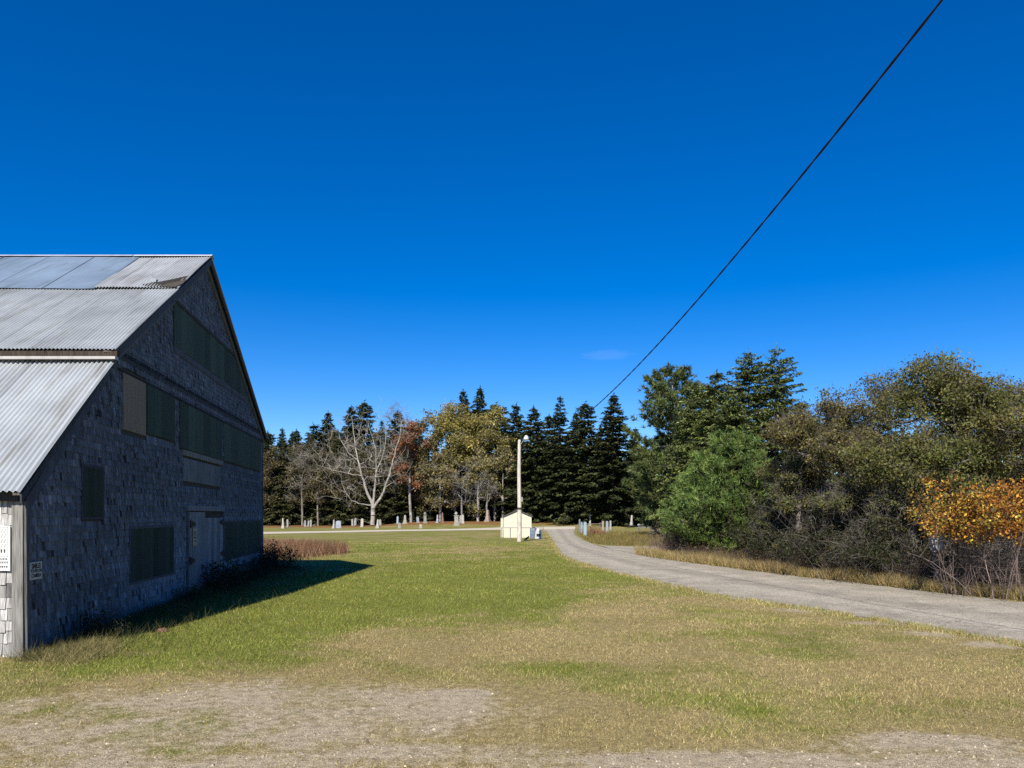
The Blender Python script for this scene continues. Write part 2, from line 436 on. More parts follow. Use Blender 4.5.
def prism(poly, o0, o1, col, mbx):
    """polygon (u,z) swept between two depths on the gable"""
    n = len(poly)
    V = [bp(u, z, o0) for u, z in poly] + [bp(u, z, o1) for u, z in poly]
    Fc = [tuple(range(n))[::-1], tuple(range(n, 2 * n))] + [(i, (i + 1) % n, n + (i + 1) % n, n + i) for i in range(n)]
    mbx.add(V, Fc, col)
def rect_px(q):
    P = [wall(*p) for p in q]
    us = [P[0][0], P[3][0]], [P[1][0], P[2][0]]
    return sum(us[0]) / 2, sum(us[1]) / 2, (P[2][1] + P[3][1]) / 2, (P[0][1] + P[1][1]) / 2     # u0,u1,z0,z1
W1 = rect_px([(129, 529), (172, 527), (172, 572), (129, 582)])
W2 = rect_px([(223.5, 523), (260.4, 521), (260.4, 551), (223.5, 559)])
W3 = rect_px([(81, 467), (101, 469), (101, 517), (81, 516)])
T1 = rect_px([(121, 370), (144, 380.5), (144.5, 436), (122, 430)])
G1 = rect_px([(145.5, 383), (173.2, 396), (173.2, 441.5), (145.5, 434)])
G2 = rect_px([(178.6, 402), (221, 421.5), (221, 460), (178.6, 448)])
G3 = rect_px([(222.8, 423), (259.8, 440.5), (259.8, 469.5), (222.8, 463)])
DR = rect_px([(187, 511), (221.5, 512.5), (221.5, 585), (187, 597)])
LIN = rect_px([(185.5, 505.5), (222.5, 506.5), (222.5, 511), (185.5, 511)])
PK = rect_px([(182, 457), (219, 467.5), (219, 486), (182, 482)])
SB = rect_px([(181, 449.6), (221, 460.8), (221, 465), (181, 455.5)])
HG = wall(172.5, 301.5), wall(236, 359), wall(243, 394), wall(173, 348)
HU0, HZ1 = HG[0][0], (HG[0][1] + HG[1][1]) / 2; HZ0 = (HG[2][1] + HG[3][1]) / 2; HU1 = HG[1][0]; HU2 = HG[2][0]
HOLES = [W1, W2, W3, T1, G1, G2, G3, (DR[0] - .12, DR[1] + .12, -1, DR[3]), LIN, PK, SB, (HU0, HU1, HZ0, HZ1)]
# backing wall + other walls
wb = MB(); prism(OUT, -.16, 0, (.06, .058, .055), wb)
rr = np.random.default_rng(3)
def shingle(mbx, O, a, up, n, w, h, th, col):
    """a split-wood shingle: wedge, thick at its lower edge"""
    t0 = th * .25
    V = [O + n * 0, O + a * w, O + a * w + n * th, O + n * th, O + up * h + n * 0, O + a * w + up * h, O + a * w + up * h + n * t0, O + up * h + n * t0]
    mbx.add(V, [(3, 2, 6, 7), (0, 1, 2, 3), (0, 3, 7, 4), (1, 5, 6, 2)], col)
zrow = -.3; row = 0
EXPO = .118
while zrow < ZP:
    u = -.02 + rr.uniform(0, .12)
    rt = rr.uniform(.88, 1.12)
    while u < UF - .02:
        w = rr.uniform(.045, .105) if rr.random() < .85 else rr.uniform(.03, .05)
        w = min(w, UF + .01 - u)
        uc, zc = u + w / 2, zrow + EXPO * .6
        ok = inside(uc - w / 2, zrow + EXPO + .06) and inside(uc + w / 2, zrow + EXPO + .06)
        if ok:
            for h in HOLES:
                if h[0] - .03 < uc < h[1] + .03 and h[2] - .08 < zc < h[3] + .02: ok = False; break
            if HZ0 < zc < HZ1 and HU1 - .05 < uc < HU2: ok = False
        if ok and rr.random() < .985:
            low = float(sm(3.2, 1.0, zc)) * float(sm(2.5, 6, uc))
            v = rr.lognormal(0, .19) * (1 if rr.random() < .95 else rr.choice([.45, 1.6])) * rt * (.135 + .075 * low) * (.75 + .55 * float(fbm(np.array([uc * .35]), np.array([zc * .5]), 70)[0]))
            v = min(v, .36)
            wm = rr.uniform(-.06, .06)
            v *= .95; col = (v * (.89 + wm), v * .99, v * (1.16 - wm))
            if rr.random() < .03: col = (v * .3, v * .3, v * .3)
            th = .019 + rr.uniform(0, .012)
            dz = rr.normal(0, .007) - (rr.uniform(.02, .06) if rr.random() < .06 else 0)
            a = dU; upv = np.array([rr.normal(0, .012), 0, 1.0])
            shingle(wb, bp(u + .003, zrow + dz, .004), a, upv, nO, w - .006, EXPO + .05 - dz, th, col)
        u += w
    zrow += EXPO * rr.uniform(.93, 1.07); row += 1
wb.build('gable_wall', M['wood'], barn, org=tuple(C0))
# front wall of the lean-to, facing the viewer
fw = MB()
fw.box(C0[0] - LB, C0[0] - .02, C0[1], C0[1] + .14, -.3, ZN - .12, (.12, .11, .10))
z = -.3
while z < ZN - .2:
    x = C0[0] - .16
    while x > C0[0] - 6:
        w = rr.uniform(.05, .11); v = float(np.clip(rr.lognormal(0, .35) * .25, .06, .5))
        if rr.random() > .03:
            shingle(fw, np.array([x - w + .004, C0[1] - .002, z + rr.normal(0, .01)]), np.array([1., 0, 0]), np.array([rr.normal(0, .02), 0, 1.]), np.array([0, -1., 0]), w - .008, .22, .016 + rr.uniform(0, .016), (v, v * .97, v * .92))
        x -= w
    z += .165
fw.build('front_wall', M['wood'], barn)
cbm = MB()
cbm.box(C0[0] - .155, C0[0] - .002, C0[1] - .05, C0[1] - .002, -.25, ZN - .14, (.19, .182, .168))
cbm.build('corner_board', M['wood'], barn)
cb2 = MB(); prism([(-.0, -.25), (.07, -.25), (.07, ZN - .14), (-.05, ZN - .14)], .004, .036, (.1, .1, .1), cb2); cb2.build('corner_board', M['wood'], barn)
cb3 = MB(); prism([(UF - .06, -.4), (UF + .03, -.4), (UF + .03, ZF - .3), (UF - .06, ZF - .3)], .004, .045, (.12, .12, .12), cb3); cb3.build('corner_board', M['wood'], barn)
ow = MB()
fb = bp(UF, 0); fl = fb + eX * LB
ow.add([fb, fl, fl + (0, 0, ZF - .15), fb + (0, 0, ZF - .15)], [(0, 1, 2, 3)], (.2, .2, .19))
ow.build('back_wall', M['wood'], barn)
ew = MB(); ew.add([bp(u, zz) + eX * LB for u, zz in OUT], [tuple(range(len(OUT)))], (.2, .2, .19)); ew.build('end_wall', M['wood'], barn)
eb = MB(); eb.box(C0[0] - LB, C0[0] - .04, C0[1] - .1, C0[1] + .05, ZN - .135, ZN - .012, (.05, .045, .045)); eb.build('eave_beam', M['wood'], barn)

def corr(mbx, u0, z0, u1, z1, s0, s1, col, pitch=.072, amp=.014, flat=False, lift=0.0, rows=5, warp=0, skew=0.0):
    """roof sheet between lower (u0,z0) and upper (u1,z1), s = distance from the gable plane into the barn"""
    sl = np.array([u1 - u0, z1 - z0]); sl /= np.linalg.norm(sl)
    nrm = dU * -sl[1] + np.array([0, 0, sl[0]])
    n = max(int((s1 - s0) / pitch * (6 if not flat else .5)), 2)
    s = np.linspace(s0, s1, n + 1)
    off = amp * np.cos(2 * np.pi * s / pitch) if not flat else 0 * s
    if flat: off = .006 * np.sin(s * 2.1) + .004 * np.sin(s * 5.3)
    V = []
    for t in np.linspace(0, 1, rows):
        p = bp(u0 + (u1 - u0) * t, z0 + (z1 - z0) * t)
        wv = warp * np.sin(s * 1.3 + t * 3) * .01
        V.append(p[None] + eX[None] * (s - skew * t)[:, None] + nrm[None] * (off + lift + wv)[:, None])
    V = np.concatenate(V)
    i = np.arange(rows * (n + 1)).reshape(rows, n + 1)
    Qd = np.stack([i[:-1, :-1], i[:-1, 1:], i[1:, 1:], i[1:, :-1]], -1).reshape(-1, 4)
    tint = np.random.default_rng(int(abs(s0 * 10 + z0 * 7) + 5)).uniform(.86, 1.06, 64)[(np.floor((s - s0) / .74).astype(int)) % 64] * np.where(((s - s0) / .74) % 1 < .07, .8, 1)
    cc = np.tile((tint * (1 - (0 if flat else .34) * np.clip(-np.cos(2 * np.pi * s / pitch) * .8 + .2, 0, 1)))[:, None] * np.array(col)[None], (rows, 1))  # corrugation valleys darkened: groove shade put into the colour, along with dirt
    mbx.add(V, Qd[:, ::-1], cc)
OH = -.17; OHL = -.07
Yb = 17.45; US = (Yb - C0[1]) * KU
tz = lambda u: ZB + (ZP - ZB) * (u - UB) / (UP - UB)
WH = (.47, .49, .495)
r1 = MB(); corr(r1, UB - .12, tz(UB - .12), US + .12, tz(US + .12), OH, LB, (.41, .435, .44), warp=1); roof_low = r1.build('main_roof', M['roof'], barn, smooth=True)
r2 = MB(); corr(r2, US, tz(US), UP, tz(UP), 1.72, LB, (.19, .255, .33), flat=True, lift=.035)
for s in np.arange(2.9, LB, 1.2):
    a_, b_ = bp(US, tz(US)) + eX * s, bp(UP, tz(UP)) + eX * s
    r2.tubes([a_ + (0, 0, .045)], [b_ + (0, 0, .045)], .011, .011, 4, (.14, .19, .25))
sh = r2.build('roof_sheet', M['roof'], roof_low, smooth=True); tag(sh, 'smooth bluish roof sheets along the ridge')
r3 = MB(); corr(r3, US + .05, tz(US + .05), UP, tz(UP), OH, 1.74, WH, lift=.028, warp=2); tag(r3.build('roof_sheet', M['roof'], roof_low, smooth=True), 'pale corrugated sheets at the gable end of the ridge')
# torn, lifted corner of the upper sheet
tb = MB()
def rp(px, py, lift):     # a point of the upper roof plane at a picture point
    k = (ZP - ZB) / (UP - UB) * KU
    # z = ZP - k*(Yp - Y - skew) ; solve along the ray, roof height depends on u = distance along d
    best = None
    for Y in np.arange(13, 23, .01):
        X = at_y(px, Y); zz = EYE - (py - HY) / F * Y
        u = (X - C0[0]) * dU[0] + (Y - C0[1]) * dU[1]
        rel = np.array([X, Y]) - C0[:2]
        s = -(rel[0] - dU[0] / dU[1] * rel[1]); uu = rel[1] / dU[1]
        e = abs(zz - tz(uu))
        if best is None or e < best[0]: best = (e, X, Y, zz)
    return np.array(best[1:]) + np.array([0, -.2, .35]) / math.hypot(.2, .35) * lift
gash = [rp(141, 286.5, .05), rp(160, 284.3, .06), rp(178, 281, .07), rp(189.5, 277.5, .05), rp(184, 283.5, .045), rp(170, 288.5, .045), rp(150, 288.5, .045)]
tb.add(gash, [tuple(range(7))[::-1]], (.03, .027, .025))
tag(tb.build('roof_hole', M['wood'], roof_low), 'dark gap under a lifted roof sheet')
tb = MB(); tb.add([rp(166, 286.6, .06), rp(180, 283.6, .06), rp(188, 281, .06), rp(183.5, 285.5, .055), rp(176, 289.3, .055), rp(160, 288.6, .055)], [tuple(range(6))[::-1]], (.06, .052, .042))
tag(tb.build('bare_board', M['wood'], roof_low), 'bare roof boards in the torn gap')
tb = MB(); q = [rp(151, 284.5, .06), rp(153.5, 284, .14), rp(157.5, 284.2, .12), rp(156.5, 285, .07), rp(153, 282, .15), rp(156.5, 282.2, .17)]
tb.add(q, [(0, 3, 2, 1), (1, 2, 5, 4)], (.25, .26, .26)); tag(tb.build('bent_flap', M['roof'], roof_low), 'curled flap of loose metal')
rc = MB()
for (a0, a1, b0) in ((OH - .02, 1.9, (.66, .67, .66)), (1.92, LB, (.5, .53, .56))):
    for sgn in (-1, 1):
        p0, p1 = bp(UP, ZP + .065), bp(UP + sgn * .16, ZP + .045 - .1 * .6)
        rc.add([p0 + eX * a0, p0 + eX * a1, p1 + eX * a1, p1 + eX * a0], [(0, 1, 2, 3) if sgn > 0 else (3, 2, 1, 0)], b0)
rc.build('ridge_cap', M['roof'], barn)
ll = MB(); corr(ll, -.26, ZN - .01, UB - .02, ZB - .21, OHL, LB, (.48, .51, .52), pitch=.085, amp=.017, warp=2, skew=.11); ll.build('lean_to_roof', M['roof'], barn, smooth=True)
ef = MB()
o0 = bp(UB - .06, 0) ; x0, x1, yb = o0[0] + .2 - LB, o0[0] + .19, o0[1]
ef.box(x0, x1, yb - .03, yb + .06, ZB - .23, ZB - .085, (.05, .04, .032))  # brown darkened, the roof overhang's shadow put into the board's colour
ef.build('fascia', M['wood'], barn)
fl_ = MB(); fl_.box(x0, x1 + .03, yb - .16, yb - .035, ZB - .262, ZB - .215, (.42, .40, .37)); fl_.build('flashing', M['roof'], barn)
# right roof slope, rake boards, soffits
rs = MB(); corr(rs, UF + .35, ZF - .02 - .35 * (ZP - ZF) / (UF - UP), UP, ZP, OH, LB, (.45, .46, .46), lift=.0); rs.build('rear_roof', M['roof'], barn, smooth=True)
def rake(pa, pb, dep, o0, o1, col, name):
    m = MB(); (ua, za), (ub, zb) = pa, pb
    prism([(ua, za - dep), (ub, zb - dep), (ub, zb), (ua, za)], o0, o1, col, m); m.build(name, M['wood'], barn)
kS = (ZP - ZB) / (UP - UB); kR = (ZP - ZF) / (UF - UP)
rake((UB - .1, tz(UB - .1) - .03), (UP, ZP - .03), .17, .125, .155, (.075, .08, .09), 'rake_board')
rake((UB - .1, tz(UB - .1) - .15), (UP, ZP - .15), .20, .02, .06, (.12, .125, .135), 'frieze_board')
rake((UP, ZP - .03), (UF + .34, ZF - .03 - .34 * kR), .17, .125, .155, (.075, .065, .058), 'rake_board')
rake((UP, ZP - .15), (UF + .05, ZF - .15 - .05 * kR), .20, .02, .06, (.12, .12, .12), 'frieze_board')
rake((-.24, ZN - .05), (UB - .05, ZB - .26), .12, .045, .066, (.05, .054, .062), 'rake_board')
rake((0, ZN - .08), (UB - .02, ZB - .29), .24, .004, .03, (.07, .078, .095), 'frieze_board')
sf = MB()
for (pa, pb, dd, dd_) in (((UB - .1, tz(UB - .1)), (UP, ZP), .06, .123), ((UP, ZP), (UF + .34, ZF - .34 * kR), .06, .123), ((-.24, ZN), (UB - .05, ZB - .21), .06, .043)):
    prism([(pa[0], pa[1] - dd), (pb[0], pb[1] - dd), (pb[0], pb[1] - dd + .03), (pa[0], pa[1] - dd + .03)], -.05, dd_, (.10, .085, .07), sf)
sf.build('soffit', M['wood'], barn)
# belt trim at eave height and above the window band
bt = MB(); ua, za = wall(120, 346); ub, zb = wall(232, 401.5); zz = ZB + .02
prism([(UB + .45, zz - .05), (UF - .4, zz - .05), (UF - .4, zz + .02), (UB + .55, zz + .02)], .005, .03, (.02, .02, .022), bt)
prism([(UB + .35, zz - .14), (UF - .3, zz - .14), (UF - .3, zz - .055), (UB + .45, zz - .055)], .005, .03, (.05, .053, .06), bt)
bt.build('belt_board', M['wood'], barn)
st_ = MB(); prism([(HU0, HZ0 - .16), (HU2 + .2, HZ0 - .16), (HU2 + .2, HZ0 - .01), (HU0, HZ0 - .01)], .005, .04, (.09, .095, .11), st_); st_.build('trim_board', M['wood'], barn)
GRN = np.array([.036, .050, .038])
def planks(name, r, col, n, o=.012, th=.022, label=None, jit=.15, bat=False, parent=None, topf=None, mat='paint', zj=.01, trim=None):
    m = MB(); u0, u1, z0, z1 = r; w = (u1 - u0) / n
    for i in range(n):
        a, b = u0 + i * w + .006, u0 + (i + 1) * w - .006
        c = np.array(col) * np.clip(rr.normal(1, jit), .4, 1.9)
        ta, tb_ = (z1, z1) if topf is None else (min(z1, topf(a)), min(z1, topf(b)))
        if ta - z0 < .03 and tb_ - z0 < .03: continue
        dzz = rr.uniform(-zj, zj)
        prism([(a, z0 + dzz), (b, z0 + dzz), (b, max(tb_, z0 + .02)), (a, max(ta, z0 + .02))], o - .01, o + th + rr.uniform(0, .006), c, m)
    p = m.build(name, M[mat], parent or barn)
    if label: tag(p, label)
    if trim:
        t = MB(); e = .05
        for q in ((u0 - e, u1 + e, z1 + .002, z1 + e), (u0 - e, u1 + e, z0 - e, z0 - .002), (u0 - e, u0 - .002, z0, z1), (u1 + .002, u1 + e, z0, z1)):
            prism([(q[0], q[2]), (q[1], q[2]), (q[1], q[3]), (q[0], q[3])], .004, .036, trim, t)
        t.build('frame', M['wood'], p)
    return p
planks('shutter', W1, GRN, 10, label='wide dark green shutter left of the door', trim=(.09, .09, .1))
planks('shutter', W2, GRN * 1.2, 12, label='dark green shutter right of the door', trim=(.09, .09, .1))
planks('shutter', W3, GRN * .9, 4, label='small upright dark green shutter near the corner', trim=(.06, .06, .07))
planks('board_panel', T1, (.22, .175, .13), 1, label='tan plywood panel', jit=.01)
planks('shutter', G1, GRN * 1.15, 4, label='dark green shutter beside the tan panel')
planks('shutter', G2, GRN * 1.5, 6, label='middle dark green shutter above the plank panel')
planks('shutter', G3, GRN * 1.5, 6, label='far dark green shutter of the upper band')
topR = lambda u: ZP - (u - UP) * kR - .38
planks('shutter', (HU0, HU2, HZ0, HZ1), GRN * 1.45, 14, label='big dark green boarding high under the gable, cut by the slope', topf=topR)
hb = MB(); prism([(HU0 - .02, HZ1 + .002), (HU1, HZ1 + .002), (HU1, HZ1 + .06), (HU0 - .02, HZ1 + .06)], .005, .06, (.05, .05, .055), hb); hb.build('trim_board', M['wood'], barn)
hb = MB(); uu0, uu1 = G1[0] - 1.6, UF - .1
prism([(uu0, G2[3] + .01), (uu1, G2[3] + .01), (uu1, G2[3] + .06), (uu0, G2[3] + .05)], .024, .045, (.025, .027, .03), hb); hb.build('trim_board', M['wood'], barn)
sb = MB(); prism([(SB[0], SB[2]), (SB[1], SB[2]), (SB[1], SB[3]), (SB[0], SB[3])], .005, .06, (.20, .19, .17), sb); tag(sb.build('sill_board', M['wood'], barn), 'lichen mottled sill board')
planks('plank_panel', PK, (.15, .153, .16), 6, jit=.2, mat='wood')
ln = MB(); prism([(LIN[0], LIN[2]), (LIN[1], LIN[2]), (LIN[1], LIN[3]), (LIN[0], LIN[3])], .005, .07, (.2, .205, .22), ln); ln.build('door_lintel', M['wood'], barn)
for a, b in ((DR[0] - .13, DR[0] - .01), (DR[1] + .01, DR[1] + .13)):
    fr = MB(); prism([(a, -.2), (b, -.2), (b, DR[3]), (a, DR[3])], .005, .05, (.1, .1, .11), fr)
    fr.build('door_post', M['wood'], barn)
um = wall(203, 550)[0]
dl = planks('door_leaf', (DR[0], um, -.05, DR[3] - .01), (.20, .205, .22), 3, o=.03, jit=.18, mat='wood')
dr = planks('door_leaf', (um + .02, DR[1], .1, DR[3] - .16), (.21, .215, .23), 6, o=.012, jit=.2, mat='wood')
for u, z in ((wall(188, 524)), (wall(187.5, 561))):
    hg = MB(); prism([(u - .05, z - .1), (u + .35, z - .03), (u + .35, z + .03), (u - .05, z + .1)], .07, .085, (.015, .015, .017), hg)
    hg.build('hinge', M['rubber'], dl)
for u, z in ((wall(221, 522)), (wall(221.5, 553))):
    hg = MB(); prism([(u - .3, z - .03), (u + .12, z - .1), (u + .12, z + .1), (u - .3, z + .03)], .055, .07, (.015, .015, .017), hg)
    hg.build('hinge', M['rubber'], dr)
# notices on the barn
def text(body, size, loc, rot, col, parent, name='lettering', align='CENTER'):
    c = bpy.data.curves.new(name, 'FONT'); c.body = body; c.size = size; c.align_x = align; c.align_y = 'CENTER'; c.extrude = .001; c.offset = size * .02
    o = bpy.data.objects.new(name, c); COL.objects.link(o)
    m = bpy.data.materials.get('ink') or None
    if m is None:
        m, nt, b = mat_base('ink'); b.inputs['Base Color'].default_value = (.012, .012, .012, 1); b.inputs['Roughness'].default_value = .7
    c.materials.append(m)
    dg = bpy.context.evaluated_depsgraph_get(); me = bpy.data.meshes.new_from_object(o.evaluated_get(dg))
    bpy.data.objects.remove(o); o = bpy.data.objects.new(name, me); COL.objects.link(o)
    o.parent = parent; o.location = loc; o.rotation_euler = rot
    return o
su, sz = wall(32, 572); su0 = wall(26.3, 572)[0]; su1 = wall(38.6, 572)[0]; sz0 = wall(32, 579.5)[1]; sz1 = wall(32, 562)[1]
ang = math.atan2(dU[1], dU[0])
sign = thing('notice_sign', tuple(bp((su0 + su1) / 2, sz0, .045)), 'small pale camera notice on the shaded gable beside the barn corner', 'sign', rz=ang)
hw = (su1 - su0) / 2; sh_ = sz1 - sz0
mb = MB().box(-hw, hw, -.004, .004, 0, sh_, (.42, .42, .38)); mb.build('sign_board', M['print'], None).parent = sign
for k, (tx, szt) in enumerate((('SMILE!', .2), ("YOU'RE ON", .13), ('CAMERA', .15))):
    text(tx, szt * hw * 2 * 1.35, (0, -.006, sh_ * (.76 - .27 * k)), (math.pi / 2, 0, 0), 0, sign)
px1 = at_y(12.6, C0[1]); px0 = px1 - .48; pz1 = 2 - (525.5 - HY) / F * 10.83; pz0 = 2 - (570.5 - HY) / F * 10.83
po = thing('poster', ((px0 + px1) / 2, C0[1] - .05, pz0), 'white printed poster on the sunlit shingles left of the corner board', 'sign')
pw = (px1 - px0) / 2; ph = pz1 - pz0
MB().box(-pw, pw, -.004, .006, 0, ph, (.6, .6, .57)).build('poster_sheet', M['print'], None).parent = po
pr = MB(); y = -.0065
def bar(a, b, c, d, v=.05): pr.box(a, b, y - .001, y + .001, c, d, (v, v, v))
for (a, b) in ((-pw + .02, -pw + .026), (pw - .033, pw - .027)): bar(a, b, ph * .31, ph * .97, .25)
bar(-pw + .02, pw - .027, ph * .965, ph * .972, .25); bar(-pw + .02, pw - .027, ph * .31, ph * .317, .25)
rq = np.random.default_rng(8)
for i in range(5):                      # rows of upright figures in the printed picture
    for j in range(9):
        a = -pw + .045 + j * (2 * pw - .09) / 9; h0 = ph * (.40 + i * .108)
        if i == 0: bar(a, a + .02, h0, h0 + .05, .06)
        else:
            pr.add([(a + rq.uniform(-.005, .005), y, h0), (a + .008, y, h0), (a + .03, y, h0 + .06), (a + .022, y, h0 + .06)], [(0, 1, 2, 3)], gray(rq.uniform(.15, .4)))
for k, zc in enumerate((.26, .185, .09)):
    a = -pw + .03
    while a < pw - .04:
        w = rq.uniform(.012, .03); bar(a, min(a + w, pw - .03), ph * zc - .012, ph * zc + .014, .1 if k == 2 else .2); a += w + .012
pr.build('print', M['print'], None).parent = po
nu, nz = wall(192, 537)
nt_ = thing('paper_notice', tuple(bp(nu, nz - .22, .07)), 'small yellowed notice pinned on the left barn door leaf', 'sign', rz=ang)
MB().box(-.17, .17, -.004, .003, 0, .44, (.36, .32, .22)).build('paper', M['print'], None).parent = nt_
mm = MB()
for zc, ww in ((.34, .11), (.28, .07), (.2, .1), (.12, .09)): mm.box(-ww, ww, -.0065, -.0045, zc - .018, zc + .018, (.05, .04, .03))
mm.build('print', M['print'], None).parent = nt_

# ------------------------------------------------------------------ vegetation generators
def rnd_dirs(rng, n, up=0.0):
    v = rng.normal(size=(n, 3)); v[:, 2] += up; return norm(v)
def pal(rng, n, cols, wts=None, jit=.22):
    cols = np.array(cols, float); w = None if wts is None else np.array(wts) / np.sum(wts)
    c = cols[rng.choice(len(cols), n, p=w)]
    return np.clip(c * rng.lognormal(0, jit, (n, 1)), .003, .9)
def leaves(mbx, rng, P, size, cols, aspect=.55, up=.5):
    n = len(P)
    nrm = rnd_dirs(rng, n, up); t = norm(np.cross(nrm, rnd_dirs(rng, n))); b = np.cross(nrm, t)
    s = size * rng.uniform(.6, 1.25, (n, 1)) / 2
    mbx.cards(P, t * s, b * s * aspect, cols)
def colonize(rng, nodes, par, clusters, seg, jit, pref=.5, lift=.0):
    N0 = len(nodes); cap = N0 + len(clusters) * 40
    P = np.zeros((cap, 3)); P[:N0] = nodes; pa = np.full(cap, -1); pa[:N0] = par; n = N0
    core = np.array(nodes).mean(0)
    d0 = np.linalg.norm(clusters - core, axis=1)
    tips = []
    for ci in np.argsort(d0):
        c = clusters[ci]
        dv = c - P[:n]; d = np.linalg.norm(dv, axis=1)
        cost = d * (1 + pref * np.clip(-dv[:, 2] / np.maximum(d, 1e-6) + .25, 0, 1))
        j = int(np.argmin(cost)); L = d[j]; k = max(int(L / seg), 1)
        a = P[j].copy(); last = j
        side = rng.normal(0, jit, 3) * L
        for q in range(1, k + 1):
            t = q / k
            p = a + (c - a) * t + side * math.sin(math.pi * t) + np.array([0, 0, lift * L * math.sin(math.pi * t)])
            if q < k: p = p + rng.normal(0, jit * seg * .5, 3)
            if n >= cap: break
            P[n] = p; pa[n] = last; last = n; n += 1
        tips.append(last)
    return P[:n], pa[:n], tips
def weights(pa):
    n = len(pa); w = np.zeros(n); kids = np.zeros(n, int)
    for i in range(n - 1, -1, -1):
        if kids[i] == 0: w[i] += 1
        if pa[i] >= 0: w[pa[i]] += w[i]; kids[pa[i]] += 1
    return w
def limb_mesh(mbx, P, pa, rt, rbase, col, fixed=None, rng=None, kbig=8):
    w = weights(pa); e = math.log(rbase / rt) / max(math.log(w.max()), .1)
    r = rt * w ** e
    if fixed is not None:
        for i, v in enumerate(fixed):
            if v: r[i] = v
    i = np.where(pa >= 0)[0]; r0 = np.minimum(r[pa[i]], r[i] * 1.8); r1 = r[i]
    for lo, hi, k in ((0, rbase * .12, 3), (rbase * .12, rbase * .4, 5), (rbase * .4, 1e9, kbig)):
        m = (r1 >= lo) & (r1 < hi); j = i[m]
        if len(j):
            c = np.asarray(col)[None] * (rng or R).lognormal(0, .12, (len(j), 1))
            mbx.tubes(P[pa[j]], P[j], r0[m], r1[m], k, c)
    return r
def trunk_nodes(rng, H, step, wob, lean=(0, 0)):
    n = max(int(H / step), 2); z = np.linspace(-.3, H, n + 1)
    x = np.cumsum(rng.normal(0, wob, n + 1)) + lean[0] * z; y = np.cumsum(rng.normal(0, wob, n + 1)) + lean[1] * z
    x -= x[0]; y -= y[0]
    return np.stack([x, y, z], 1), np.arange(-1, n)
def broadleaf(seed, H, R_, th, ncl, nleaf, lsize, cols, wts, barkc, zlow=.3, spread=.5, rbase=.18, rt=.006, flat=.7, twigs=4, twl=.5, leaf_top=0, lobes=20, csig=None, leafless=0.0, lean=(0, 0), bare_low=0.0):
    """trunk mesh and crown mesh of a leafy tree: crown = clusters in several lobes, limbs grown out to them"""
    rng = np.random.default_rng(seed)
    tn, tp = trunk_nodes(rng, H * th, .35 if H < 10 else 1.0, .03 * H / 10, lean)
    zc = H * (zlow + (1 - zlow) * .5)
    LB_ = []
    cz = H * (1 + zlow) / 2; bz = H * (1 - zlow) / 2
    for k in range(lobes):
        v = rnd_dirs(rng, 1, .25)[0]; q = rng.uniform(.45, .8)
        LB_.append((v[0] * R_ * q, v[1] * R_ * q, cz + v[2] * bz * min(q + .02, .76), R_ * rng.uniform(.2, .36)))
    LB_.append((0, 0, H - R_ * .30, R_ * .30))
    cl = []
    while len(cl) < ncl:
        lx, ly, lz, lr = LB_[rng.integers(len(LB_))]
        v = rnd_dirs(rng, 1)[0] * lr * rng.uniform(.25, 1.0) ** .5
        v[2] *= flat
        p = np.array([lx, ly, lz]) + v
        if p[2] < H * zlow or p[2] > H: continue
        cl.append(p)
    cl = np.array(cl); cl[:, :2] += np.array(lean)[None] * cl[:, 2:3]
    P, pa, tips = colonize(rng, tn, tp, cl, .3 if H < 10 else .9, .10, .8, .05)
    tk = MB(); limb_mesh(tk, P, pa, rt, rbase, barkc, rng=rng)
    cs = csig or R_ * .11
    # twigs
    tips_p = P[tips]
    k = twigs
    tp0 = np.repeat(tips_p, k, 0) + rng.normal(0, cs * .3, (len(tips_p) * k, 3))
    td = rnd_dirs(rng, len(tp0), .35) * (twl * rng.uniform(.4, 1.2, (len(tp0), 1)))
    cr = MB()
    mid = tp0 + td * .5 + rng.normal(0, twl * .08, tp0.shape)
    tk.tubes(tp0, mid, rt * .9, rt * .7, 3, np.asarray(barkc) * 1.1); tk.tubes(mid, tp0 + td, rt * .7, rt * .35, 3, np.asarray(barkc) * 1.1)
    hasleaf = rng.random(len(tips_p)) > leafless
    if bare_low: hasleaf &= ~((tips_p[:, 2] < H * bare_low) & (rng.random(len(tips_p)) < .85))
    src = np.where(hasleaf)[0]
    pick = src[rng.integers(0, len(src), nleaf)]
    cc = rng.lognormal(0, .22, (len(tips_p), 1)); cch = rng.integers(0, len(cols), len(tips_p))
    LP = tips_p[pick] + rng.normal(0, 1, (nleaf, 3)) * np.array([cs, cs, cs * .75])
    c = pal(rng, nleaf, cols, wts, .25)
    own = np.array(cols)[cch[pick]]
    c = (c * .55 + own * .45) * cc[pick]
    leaves(cr, rng, LP, lsize, c)
    return tk, cr
